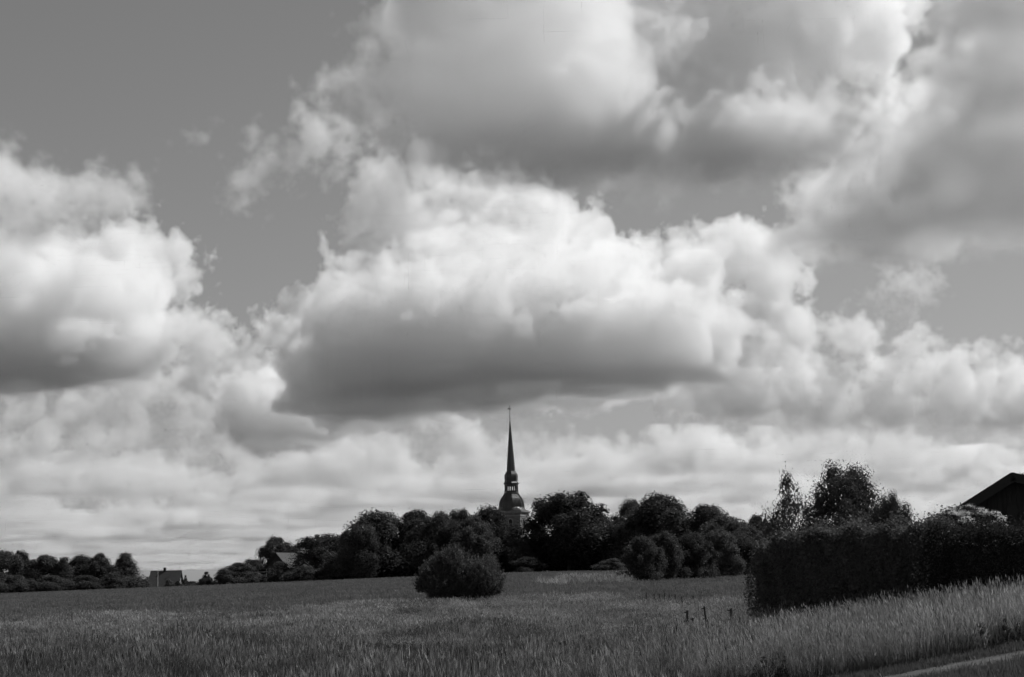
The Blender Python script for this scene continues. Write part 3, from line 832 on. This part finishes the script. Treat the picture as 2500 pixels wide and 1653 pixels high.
# left edge
tree('lime1', -5, 120, 1346, 430, 'broad dark tree cut by the left edge of the picture', group=LG)
tree('oak2', 48, 52, 1345, 440, 'open crowned tree standing up behind the leftmost tree', group=LG)
tree('lime2', 108, 84, 1357, 425, 'rounded tree third from the left edge', group=LG)
tree('cone1', 153, 56, 1362, 422, 'slim pointed tree between two rounder trees at the left', group=LG)
tree('lime1', 196, 80, 1357, 430, 'dense dark tree left of the upright narrow tree', group=LG, rz=3.)
tree('lime2', 243, 66, 1353, 424, 'tree with an upright narrow crown at the left', group=LG, rz=1.)
tree('cone1', 303, 88, 1352, 420, 'conical tree at the right end of the left group', group=LG, rz=2.)
for i, (px, w, yt, d) in enumerate([(40, 90, 1405, 405), (130, 90, 1405, 405), (215, 90, 1405, 405), (270, 70, 1400, 405)]):
    tree('shrub1', px, w, yt, d, ['dark shrub under the leftmost trees', 'dark shrub under the rounded tree at the left', 'dark shrub under the upright narrow tree', 'dark shrub at the foot of the conical tree'][i], 'shrub', 'shrub', SG)
tree('shrub1', 350, 34, 1414, 420, 'low shrub between the conical tree and the cottage', 'shrub', 'shrub', SG)
tree('shrub2', 372, 30, 1402, 490, 'small tree behind the left end of the cottage roof', 'shrub', 'shrub', SG)
tree('shrub2', 412, 20, 1414, 425, 'small shrub in front of the cottage roof', 'shrub', 'shrub', SG)
tree('shrub1', 434, 22, 1418, 425, 'dark shrub at the gable corner of the cottage', 'shrub', 'shrub', SG)
tree('bushy1', 453, 16, 1405, 430, 'little upright bush right of the cottage gable', 'shrub', 'shrub', SG)
tree('shrub1', 470, 40, 1419, 430, 'low ground hugging shrub right of the little upright bush', 'shrub', 'shrub', SG)
tree('bushy1', 503, 36, 1397, 415, 'bushy sapling alone on the skyline', 'shrub', 'shrub', SG)
tree('shrub1', 525, 50, 1418, 415, 'low shrub right of the sapling', 'shrub', 'shrub', SG)
tree('shrub2', 548, 46, 1388, 410, 'ragged shrub at the left end of the farm hedge', 'shrub', 'shrub', SG)
tree('lime2', 582, 90, 1375, 415, 'broad rounded shrub left of the carport', 'shrub', 'shrub', SG)
tree('shrub1', 622, 70, 1398, 405, 'shrub covering the left part of the carport', 'shrub', 'shrub', SG)
tree('lime2', 622, 60, 1368, 450, 'low tree behind the carport', group='trees around the farmhouse')
tree('oak2', 678, 104, 1313, 470, 'airy rounded tree behind the farmhouse', group='trees around the farmhouse')
tree('pale1', 716, 36, 1333, 475, 'thin light tree to the right of the airy rounded one', group='trees around the farmhouse')
tree('shrub1', 690, 70, 1372, 402, 'dark shrub hiding the farmhouse gable', 'shrub', 'shrub', SG)
tree('oak3', 795, 132, 1306, 400, 'spreading low tree with an arching crown right of the farmhouse', group='trees around the farmhouse')
tree('oak2', 840, 60, 1312, 410, 'tree squeezed between the spreading tree and the big trees', group='trees around the farmhouse')
tree('shrub1', 740, 84, 1382, 376, 'dark shrub below the white outbuilding', 'shrub', 'shrub', SG)
tree('shrub2', 818, 90, 1370, 375, 'leafy shrub in front of the spreading tree', 'shrub', 'shrub', SG)
# tall trees round the church
tree('lime1', 925, 155, 1250, 370, 'big dark tree at the left end of the church trees', group=CG)
tree('oak3', 880, 90, 1285, 360, 'lower tree leaning out at the left end of the church trees', group=CG)
tree('lime2', 1018, 130, 1249, 372, 'big rounded tree second from the left of the church trees', group=CG, rz=2.)
tree('pale1', 1080, 62, 1250, 400, 'pale tree top rising behind the big trees', group=CG)
tree('oak1', 1122, 100, 1246, 368, 'tree with a knobbly top left of the spire', group=CG)
tree('oak3', 1070, 110, 1262, 356, 'dark tree in front of the pale tree top', group=CG)
tree('lime1', 1200, 100, 1238, 366, 'broad tree covering the left side of the church tower', group=CG, rz=4.)
tree('lime2', 1158, 110, 1262, 354, 'dark tree straight above the round field bush', group=CG)
tree('pale1', 1320, 56, 1276, 385, 'lighter low tree right of the church tower', group=CG)
tree('oak1', 1262, 76, 1314, 356, 'dark tree in the dip below the church tower', group=CG)
tree('oak3', 1392, 185, 1206, 362, 'tallest broad oak right of the church tower', group=CG, rz=1.)
tree('lime2', 1470, 90, 1258, 366, 'shoulder tree leaning on the tallest oak', group=CG)
tree('oak2', 1548, 100, 1222, 395, 'lighter tree behind the dip right of the tallest oak', group=CG)
tree('lime1', 1622, 170, 1210, 350, 'broad layered tree with drooping boughs right of the oak', group=CG, rz=5.)
tree('lime2', 1535, 110, 1262, 352, 'lower tree left of the layered tree', group=CG)
tree('oak1', 1738, 135, 1234, 350, 'round topped tree right of the layered tree', group=CG)
tree('lime2', 1775, 150, 1262, 330, 'sloping tree on the right shoulder of the church trees', group=CG)
tree('pale1', 1800, 90, 1275, 300, 'lighter leafy tree near the right end of the church trees', group=CG)
tree('oak2', 1858, 76, 1259, 330, 'small round tree at the right end of the church trees', group=CG)
tree('lime2', 1830, 110, 1288, 250, 'bushy tree just above the left end of the hedge', group=CG)
tree('pale1', 1885, 70, 1285, 240, 'light bushy tree between the hedge and the poplar', group=CG)
# shade loving undergrowth below the big trees
for i, (px, w, yt, d) in enumerate([(875, 100, 1330, 372), (955, 110, 1325, 374), (1040, 110, 1330, 374), (1130, 110, 1325, 372), (1215, 100, 1335, 374), (1345, 110, 1320, 372), (1430, 110, 1320, 372)]):
    tree('lime1', px, w, yt, d, 'dark undergrowth bush below ' + ['the leaning left tree', 'the big dark left tree', 'the second big rounded tree', 'the knobbly topped tree', 'the broad tree by the tower', 'the left half of the tallest oak', 'the right half of the tallest oak'][i], 'shrub', 'shrub', 'undergrowth below the church trees')
tree('lime1', 1290, 60, 1360, 346, 'low shrub below the church tower at the field edge', 'shrub', 'shrub', SG)  # dark foliage puts shade into the colour of a lighter shrub
tree('shrub2', 1495, 56, 1364, 322, 'pale flowering elder at the foot of the oak', 'shrub', 'shrub', SG)
# nearer willow thicket
WG = 'willow thicket in front of the church trees'
tree('willow1', 1570, 88, 1312, 178, 'leftmost bush of the willow thicket', 'willow_bush', 'shrub', WG, deep=1.)
tree('willow2', 1625, 90, 1300, 185, 'tallest bush of the willow thicket', 'willow_bush', 'shrub', WG)
tree('willow1', 1690, 100, 1302, 190, 'middle bush of the willow thicket', 'willow_bush', 'shrub', WG, rz=2.)
tree('willow2', 1752, 100, 1294, 195, 'bush right of the middle of the willow thicket', 'willow_bush', 'shrub', WG, rz=3.)
tree('willow1', 1805, 84, 1302, 200, 'rightmost bush of the willow thicket beside the hedge', 'willow_bush', 'shrub', WG, rz=4.)
# behind the hedge
PG = 'trees behind the hedge'
tree('poplar1', 1934, 104, 1154, 105, 'slender see-through poplar behind the hedge', 'poplar_tree', 'tree', PG, rz=.4)
tree('poplar2', 2082, 212, 1136, 108, 'large airy poplar with a ragged crown behind the hedge', 'poplar_tree', 'tree', PG, rz=.8)
tree('poplar1', 2006, 36, 1200, 112, 'thin young poplar left of the large airy one', 'poplar_tree', 'tree', PG, rz=2.)
tree('poplar2', 2184, 108, 1206, 100, 'lower round poplar on the right of the large airy one', 'poplar_tree', 'tree', PG, rz=2.2)
tree('willow1', 2095, 140, 1225, 118, 'dense bush filling the space under the large poplar', 'shrub', 'shrub', PG, rz=4.2)
tree('oak2', 2562, 100, 1085, 80, 'tree at the right edge showing only its leaf tips', 'broadleaf_tree', 'tree', PG)

# the round bush standing alone in the field
def field_bush():
    d = 106.; b = at(1122, d, 1450); k = mpx(d)
    t = thing('field_bush', 'dense dark round bush standing alone in the meadow', 'bush', b)
    r_ = np.random.default_rng(5)
    zt = lambda y: height_at(1122, y, d) - b.z
    lob = []
    for px, py, r in [(1040, 1425, 24), (1062, 1408, 32), (1090, 1392, 38), (1112, 1385, 36), (1075, 1430, 38), (1115, 1420, 42), (1138, 1404, 24), (1142, 1434, 24), (1178, 1403, 26), (1198, 1412, 25), (1208, 1430, 24), (1190, 1438, 28), (1130, 1445, 30), (1095, 1446, 28), (1213, 1440, 16), (1028, 1432, 14), (1060, 1448, 20), (1100, 1452, 22), (1140, 1452, 22), (1185, 1450, 20), (1082, 1370, 15), (1108, 1364, 15), (1135, 1372, 14), (1050, 1398, 14), (1190, 1388, 13), (1160, 1448, 22)]:
        lob.append(((px - 1122) * k, r_.uniform(-.7, .5) , zt(py), r * k * .95))
    Q = []
    for x, y, z, r in lob:
        n_ = int(2000 * (r / .8) ** 2) + 150
        D = unit(r_.normal(size=(n_, 3)) + np.array([0, -.2, .25]))
        q = 1 + np.where(r_.random(n_) < .3, r_.exponential(.10, n_), r_.uniform(-.45, .0, n_))
        q *= .86 + .2 * np.sin(D[:, 0] * 7 + x * 5) * np.sin(D[:, 2] * 6 + z * 4)
        P_ = np.array([x, y, z]) + D * (r * q)[:, None]
        # upright shoots
        N_ = unit(D * .7 + r_.normal(size=D.shape) * .7)
        keep = P_[:, 2] > .05
        Q.append(leaves(P_[keep], N_[keep], .12, r_, .45))
        for j in range(int(75 * r)):
            dd = unit(r_.normal(size=(1, 3)) + np.array([0, -.1, .9]))[0]
            s0 = np.array([x, y, z]) + dd * r * .9
            tt = r_.uniform(0, 1, 26)[:, None]
            pp = s0 + (dd * .5 + np.array([0, 0, .5])) * tt * r_.uniform(.35, .95) + r_.normal(size=(26, 3)) * .03
            Q.append(leaves(pp, unit(r_.normal(size=(26, 3))), .10, r_, .4))
    link('foliage', quads_mesh('foliage', np.concatenate(Q)), t, M['bush'])
    link('stems', mesh('stems', *join(*[tube([(x * .25, y * .3, -.05), (x * .6, y, z * .5), (x, y, z)], [.06, .045, .02], 6) for x, y, z, r in lob])), t, M['bark'])
field_bush()

# ------------------------------------------------------------------ hedges
def hedge(name, label, pts, hts, thick, leaf, dens, m, seed, lumpy=.16, top_extra=.25, zoff=0.):
    """pts: ground polyline of the near face foot; hts: height of the top above the foot"""
    r_ = np.random.default_rng(seed)
    t = thing(name, label, 'hedge', pts[0])
    o = pts[0]
    Q = []; core = []
    for i in range(len(pts) - 1):
        a, b = pts[i], pts[i + 1]
        L = (b - a).length; u = (b - a).normalized(); nrm = Vector((u.y, -u.x, 0)).normalized()
        if nrm.dot(Vector((a.x, a.y, 0))) > 0: nrm = -nrm          # towards the camera
        H = max(hts[i], hts[i + 1])
        for kind, area in (('f', L * H), ('t', L * thick), ('b', L * H * .35)):
            n_ = int(area * dens * (1.3 if kind == 't' else 1))
            s = r_.uniform(0, 1, n_); v = r_.uniform(0, 1, n_) ** .9
            hh = hts[i] + (hts[i + 1] - hts[i]) * s
            hh = hh + .10 * np.sin(s * L * 2.3 + i) + .07 * np.sin(s * L * 5.1 + i * 2)
            base = np.array(a - o)[None] + np.array(b - a)[None] * s[:, None]
            lump = lumpy * (np.sin(s * L * 2.1 + i * 1.3) * np.sin(v * H * 2.6 + s * 3) + .6 * np.sin(s * L * 5.3 + v * 9))
            dep = np.abs(r_.normal(0, .10, n_)) * np.where(r_.random(n_) < .3, 2.4, 1) * -1 + r_.exponential(.05, n_)
            if kind == 'f':
                off = lump + dep - .25 * v ** 3
                P_ = base + np.array(nrm)[None] * off[:, None]; P_[:, 2] += v * hh
                D = np.tile(np.array(nrm) + np.array([0, 0, .25]), (n_, 1))
            elif kind == 't':
                off = -v * thick
                P_ = base + np.array(nrm)[None] * off[:, None]
                P_[:, 2] += hh + dep * .8 + .09 * np.sin(s * L * 3 + v * 5) - .2 * (1 - v) ** 4 + np.where(r_.random(n_) < .16, np.minimum(r_.exponential(top_extra, n_) * .6, .38), 0)
                D = np.tile(np.array([0, 0, 1.]), (n_, 1))
            else:
                P_ = base - np.array(nrm)[None] * (thick - dep)[:, None]; P_[:, 2] += v * hh
                D = np.tile(-np.array(nrm), (n_, 1))
            P_[:, 2] += zoff
            Q.append(leaves(P_, unit(D + r_.normal(size=(n_, 3)) * .75), leaf, r_, .6))
        c0, c1 = a - o - nrm * .35, b - o - nrm * .35
        back = nrm * (thick - .7)
        core.append(([c0, c1, c1 - back, c0 - back, c0 + Vector((0, 0, hts[i] - .4)), c1 + Vector((0, 0, hts[i + 1] - .4)), c1 - back + Vector((0, 0, hts[i + 1] - .4)), c0 - back + Vector((0, 0, hts[i] - .4))],
                     [(0, 1, 5, 4), (1, 2, 6, 5), (2, 3, 7, 6), (3, 0, 4, 7), (4, 5, 6, 7)]))
    # rounded end caps
    for e, (c, h_) in enumerate(((pts[0], hts[0]), (pts[-1], hts[-1]))):
        n_ = int(thick * h_ * dens * 1.2)
        D = unit(r_.normal(size=(n_, 3)) * np.array([1, 1, .7]))
        u = (pts[1] - pts[0]).normalized() if e == 0 else (pts[-1] - pts[-2]).normalized()
        nrm = Vector((u.y, -u.x, 0)).normalized()
        if nrm.dot(Vector((c.x, c.y, 0))) > 0: nrm = -nrm
        cc = np.array(c - o - nrm * thick * .5 + Vector((0, 0, h_ * .5)))
        P_ = cc + D * np.array([thick * .62, thick * .62, h_ * .52]) * (1 + r_.normal(0, .07, n_))[:, None]
        P_[:, 2] += zoff
        Q.append(leaves(P_, unit(D + r_.normal(size=(n_, 3)) * .7), leaf, r_, .6))
    link('foliage', quads_mesh('foliage', np.concatenate(Q)), t, m)
    link('stems', mesh('stems', *join(*core)), t, M['bark'])
    return t
def hp(px, d, y=1450): return at(px, d, y)
H1 = [hp(1838, 50), hp(1885, 47.5), hp(1960, 46), hp(2060, 45), hp(2160, 44), hp(2272, 43)]
T1 = [height_at(px, py, d) - p.z for (px, py, d), p in zip([(1838, 1338, 50), (1885, 1315, 47.5), (1960, 1296, 46), (2060, 1284, 45), (2160, 1282, 44), (2272, 1284, 43)], H1)]
print('hedge', [round(v, 2) for v in T1], [round(p.z, 2) for p in H1])
hedge('hedge', 'tall clipped leafy hedge with a rounded end at the field', H1, T1, 1.5, .085, 900, M['hedge'], 3)
H2 = [hp(2262, 42), hp(2380, 40.5), hp(2520, 39), hp(2700, 37.5)]
T2 = [height_at(px, py, d) - p.z for (px, py, d), p in zip([(2262, 1294, 42), (2380, 1297, 40.5), (2520, 1290, 39), (2700, 1280, 37.5)], H2)]
hedge('hedge', 'very dark evergreen hedge in front of the barn', H2, T2, 1.4, .075, 900, M['hedge_dark'], 4)

def elder():
    d = 47.; b = at(2360, d, 1400); k = mpx(d)
    t = thing('elder_bush', 'elder bush with pale flower heads above the dark hedge', 'bush', b)
    r_ = np.random.default_rng(15); Q = []; Fl = []; st = []
    for px, py, r in [(2300, 1285, 22), (2325, 1272, 22), (2350, 1268, 24), (2375, 1262, 24), (2400, 1268, 22), (2425, 1275, 20), (2440, 1290, 18), (2360, 1300, 30), (2410, 1305, 30), (2315, 1305, 26), (2290, 1300, 14)]:
        c = np.array([(px - 2360) * k, r_.uniform(-.4, .4), height_at(px, py, d) - b.z]); rr = r * k
        n_ = int(2200 * (rr / .3) ** 2 * .5)
        D = unit(r_.normal(size=(n_, 3)) + np.array([0, -.2, .3]))
        P_ = c + D * (rr * (1 + np.where(r_.random(n_) < .25, np.minimum(r_.exponential(.2, n_), .45), r_.uniform(-.4, .05, n_))))[:, None]
        Q.append(leaves(P_, unit(D + r_.normal(size=(n_, 3)) * .7), .085, r_, .5))
        st.append(tube([(c[0] * .3, 0, -.05), (c[0] * .7, c[1] * .5, c[2] * .6), tuple(c)], [.05, .03, .012], 5))
        for j in range(14):
            dd = unit(r_.normal(size=(1, 3)) * .8 + np.array([.15, -.7, .9]))[0]
            fc = c + dd * rr * 1.15
            m_ = 70
            pp = fc + r_.normal(size=(m_, 3)) * np.array([0.06, .06, .025])
            Fl.append(leaves(pp, unit(r_.normal(size=(m_, 3)) * .5 + dd + np.array([0, 0, .6])), .034, r_, .8))
    link('foliage', quads_mesh('foliage', np.concatenate(Q)), t, M['leaf'])
    link('flower_heads', quads_mesh('flower_heads', np.concatenate(Fl)), t, M['blossom'])
    link('stems', mesh('stems', *join(*st)), t, M['bark'])
elder()
# ------------------------------------------------------------------ meadow grass, weeds and crop: scattered with geometry nodes
def tuft(name, seed, n_, h, spread, lean, width, seedhead=.0, curl=.35, m='grass'):
    """a tuft of bent, tapering blades; some end in a seed head"""
    r_ = np.random.default_rng(seed)
    V, F = [], []
    for i in range(n_):
        a = r_.uniform(0, 6.283); rr = spread * math.sqrt(r_.random())
        p0 = np.array([rr * math.cos(a), rr * math.sin(a), -.03])
        hh = h * r_.uniform(.55, 1.1)
        ld = np.array([lean[0], lean[1], 0]) * r_.uniform(.5, 1.4) + np.array([math.cos(a), math.sin(a), 0]) * r_.uniform(0, .28)
        f = r_.uniform(0, 6.283); s = np.array([math.cos(f), math.sin(f), 0]) * width * r_.uniform(.6, 1.2)
        o = len(V); head = r_.random() < seedhead
        ts = (0, .35, .7, 1.)
        for j, t in enumerate(ts):
            c = p0 + np.array([0, 0, hh]) * (t - .10 * curl * t ** 3) + ld * hh * (.35 * t + (curl + .2) * t * t)
            wv = s * ((.45, .4, .35, .3)[j] if head else (1., .9, .6, .0)[j])
            if j == 3 and not head: V.append(c)
            else: V += [c - wv, c + wv]
        F += [(o, o + 1, o + 3, o + 2), (o + 2, o + 3, o + 5, o + 4)]
        if head:
            F.append((o + 4, o + 5, o + 7, o + 6))
            dirn = ld * .5 + np.array([0, 0, 1.]); dirn /= np.linalg.norm(dirn); dirn = dirn + ld * .6
            L_ = r_.uniform(.09, .16); w2 = s / np.linalg.norm(s) * width * 1.5
            q = len(V); V += [c, c + dirn * L_ * .4 - w2, c + dirn * L_, c + dirn * L_ * .4 + w2]
            F.append((q, q + 1, q + 2, q + 3))
        else: F.append((o + 4, o + 5, o + 6))
    me = mesh(name, V, F); me.materials.append(M[m])
    return bpy.data.objects.new(name, me)          # used only as the shape that the scatter repeats
def weed(name, seed, h, n_):
    r_ = np.random.default_rng(seed); V, F = tube([(0, 0, 0), (.01, 0, h * .6), (-.03, 0, h)], [.010, .008, .004], 4)
    V = list(V); F = list(F)
    t = r_.uniform(.05, 1, n_); a = r_.uniform(0, 6.283, n_)
    P_ = np.stack([np.cos(a) * .16 * (1.1 - t), np.sin(a) * .16 * (1.1 - t), t * h], 1)
    for q in leaves(P_, unit(r_.normal(size=(n_, 3)) + np.array([0, 0, .8])), .11, r_, .45):
        o = len(V); V += [tuple(v) for v in q]; F.append((o, o + 1, o + 2, o + 3))
    me = mesh(name, V, F); me.materials.append(M['weed'])
    return bpy.data.objects.new(name, me)

def scatter(name, label, shapes, pos, rot, scl, idx):
    me = bpy.data.meshes.new(name)
    me.vertices.add(len(pos)); me.vertices.foreach_set('co', np.ascontiguousarray(pos, np.float32).ravel())
    for nm, ty, arr in (('rot', 'FLOAT_VECTOR', rot), ('scl', 'FLOAT_VECTOR', scl), ('idx', 'INT', idx)):
        at_ = me.attributes.new(nm, ty, 'POINT')
        if ty == 'INT': at_.data.foreach_set('value', np.ascontiguousarray(arr, np.int32))
        else: at_.data.foreach_set('vector', np.ascontiguousarray(arr, np.float32).ravel())
    o = link(name, me)
    f = Fields(name + '_scatter'); t = f.t
    gi = f.node('NodeGroupInput')
    mp = f.node('GeometryNodeMeshToPoints'); t.links.new(gi.outputs[0], mp.inputs[0])
    jn = f.node('GeometryNodeJoinGeometry')
    for s_ in reversed(shapes):
        oi = f.node('GeometryNodeObjectInfo'); oi.inputs['Object'].default_value = s_; oi.inputs['As Instance'].default_value = True
        t.links.new(oi.outputs['Geometry'], jn.inputs[0])
    def attr(nm, ty):
        a = f.node('GeometryNodeInputNamedAttribute', data_type=ty); a.inputs['Name'].default_value = nm
        return a.outputs[0]
    ip = f.node('GeometryNodeInstanceOnPoints')
    t.links.new(mp.outputs[0], ip.inputs['Points']); t.links.new(jn.outputs[0], ip.inputs['Instance'])
    ip.inputs['Pick Instance'].default_value = True
    t.links.new(attr('idx', 'INT'), ip.inputs['Instance Index'])
    er = f.node('FunctionNodeEulerToRotation'); t.links.new(attr('rot', 'FLOAT_VECTOR'), er.inputs[0])
    t.links.new(er.outputs[0], ip.inputs['Rotation'])
    t.links.new(attr('scl', 'FLOAT_VECTOR'), ip.inputs['Scale'])
    go = f.node('NodeGroupOutput'); t.links.new(ip.outputs[0], go.inputs[0])
    o.modifiers.new('scatter', 'NODES').node_group = t
    return tag(o, label, kind='stuff')

LEAN = (-.24, -.05)
T_TALL = [tuft('tall_grass_tuft', 20 + i, 18, .80, .16, LEAN, .006, .4, m='grass_tall') for i in range(4)]
T_MEAD = [tuft('grass_tuft', 30 + i, 20, .52, .18, (-.12, -.03), .007, .25, m='grass' if i < 4 else 'grass_dark') for i in range(6)]
T_FAR = [tuft('far_grass_tuft', 40 + i, 14, .5, .28, (-.2, 0), .016, .3, m='grass') for i in range(3)]
T_STRIP = [tuft('strip_tuft', 45 + i, 14, .5, .28, (-.2, 0), .02, .3, m='grass_tall') for i in range(2)]
T_CROP = [tuft('crop_tuft', 50 + i, 12, .3, .4, (-.1, 0), .03, .2, m='crop') for i in range(2)]
T_WEED = [weed('weed', 60 + i, .5 + .12 * i, 34) for i in range(3)]
T_SHORT = [tuft('verge_tuft', 70 + i, 20, .14, .14, (-.05, 0), .008, 0, m='grass_short') for i in range(2)]

def wedge(n_, d0, d1, a0=-23.5, a1=24., pw=1.6):
    """random ground points over the part of the meadow the picture shows, thicker near the camera"""
    u = rng.random(n_); d = (d0 ** (2 - pw) + u * (d1 ** (2 - pw) - d0 ** (2 - pw))) ** (1 / (2 - pw))
    a = np.radians(rng.uniform(a0, a1, n_))
    return d * np.sin(a), d * np.cos(a), d
def patch(x, y, s, sx=1.):
    return np.array([mnoise.noise(Vector((a * s * sx, b * s, 3.7))) for a, b in zip(x, y)])
def in_path(x, y, m=0.):
    s1 = ((PA2.x - PA1.x) * (y - PA1.y) - (PA2.y - PA1.y) * (x - PA1.x)) / math.hypot(PA2.x - PA1.x, PA2.y - PA1.y)
    s2 = ((PB2.x - PB1.x) * (y - PB1.y) - (PB2.y - PB1.y) * (x - PB1.x)) / math.hypot(PB2.x - PB1.x, PB2.y - PB1.y)
    return s1, s2                                       # s1 > 0: beyond the far edge; s2 < 0: nearer than the near edge
def emit(name, label, shapes, x, y, sc_lo, sc_hi, hscale=None, tilt=.24):
    n_ = len(x)
    pos = np.stack([x, y, terrain(x, y)], 1)
    s = rng.uniform(sc_lo, sc_hi, n_)
    h = s * (hscale if hscale is not None else 1.)
    rot = np.stack([rng.normal(0, tilt, n_), rng.normal(0, tilt, n_), rng.normal(0, 1.3, n_)], 1)
    return scatter(name, label, shapes, pos, rot, np.stack([s, s, h], 1), rng.integers(0, len(shapes), n_))

# meadow: tall grass on the right-hand bank, lower grass elsewhere
x, y, d = wedge(150000, 19, 116)
s1, s2 = in_path(x, y)
free = (s1 > 1.1) | ((s2 < -.25) & (x < 2.5))
pn = patch(x, y, .09, 1.); pf = patch(x, y, .35)
edge_y = 108 + 5 * pn + 2 * pf
ok = free & (d < edge_y)
bx, by = at(1122, 106, 1450).x, at(1122, 106, 1450).y
ok &= np.hypot(x - bx, (y - by)) > 1.4
hz = np.array([p_.y for p_ in H1 + H2]); hx = np.array([p_.x for p_ in H1 + H2])
o_ = np.argsort(hx); hedge_front = np.interp(x, hx[o_], hz[o_])
ok &= ~((x > hx.min() - .3) & (y > hedge_front - .5) & (y < hedge_front + 2.2))
bank = sstep(1., 6., x + rng.normal(0, .8, len(x))) * (1 - sstep(44, 54, d))
near = d < 62
tall = ok & (rng.random(len(x)) < bank * .9) & (pf > -.25)
low = ok & ~tall
emit('tall_meadow_grass', 'tall seeding grass leaning left on the bank before the hedge', T_TALL, x[tall], y[tall], .75, 1.15, 1. + .25 * pf[tall])
k = low & near
hs = np.clip(1. + 1.2 * pn[k] + .8 * pf[k], .35, 1.8) * np.where((x[k] > 3) & (d[k] > 44), .62, 1.)
emit('meadow_grass', 'uneven meadow grass filling the foreground', T_MEAD, x[k], y[k], .8, 1.25, hs)
k = low & ~near
hs = np.clip(.9 + .7 * pn[k] + .5 * pf[k], .4, 1.2)
emit('far_meadow_grass', 'meadow grass reaching back to the crop field', T_FAR, x[k], y[k], .65, 1.05, hs)
# rough strip of pale grass in the crop right of the middle
c0, c1 = hit(1380, 1427), hit(1525, 1418)
u = rng.random(1500)
emit('rough_grass_strip', 'pale strip of rough grass in the crop left of the willows', T_STRIP, c0.x + (c1.x - c0.x) * u + rng.normal(0, 1., 1500), c0.y + (c1.y - c0.y) * u + rng.normal(0, 3., 1500), 1.2, 2.0)
# short mown verge along the path
x, y, d = wedge(26000, 17, 34, 8, 25, 1.)
s1, s2 = in_path(x, y)
w_ = np.abs(rng.normal(0, .22, len(x)))
k = ((s1 > -w_) & (s1 < 1.6)) | ((s2 < w_ * 1.4) & (s2 > -3.))
emit('verge_grass', 'short mown grass along the gravel path', T_SHORT, x[k], y[k], .7, 1.4)
# weeds: dark broad-leaved patches
x, y, d = wedge(26000, 20, 70, -20, 24, 1.4)
s1, s2 = in_path(x, y)
pw_ = patch(x, y, .16) ; pd = patch(x + 40, y, .3)
cx = np.hypot((x + 6.9) / 3.6, (y - 47) / 4.)
bk = (x > 2.5) & (d < 36) & (s1 > 1.0) & (s1 < 5)
k = (s1 > 1.) & ((cx < 1.) & (pd > -.15) | (bk & (pd > -.1)))
k &= ~((x > hx.min() - .3) & (y > np.interp(x, hx[o_], hz[o_]) - .6) & (y < np.interp(x, hx[o_], hz[o_]) + 2.2))
emit('weeds', 'dark broad leaved weeds among the meadow grass', T_WEED, x[k], y[k], .65, 1.05)
# crop field: a low even stand of young cereal
x, y, d = wedge(60000, 106, 345, -24, 20, 1.0)
pn = patch(x, y, .05, 1.)
k = d > 109 + 5 * pn
wl_ = np.hypot(x - at(1690, 190).x, (y - at(1690, 190).y)) > 3
emit('crop', 'even stand of young cereal covering the rising field', T_CROP, x[k & wl_], y[k & wl_], .8, 1.2, tilt=.1)
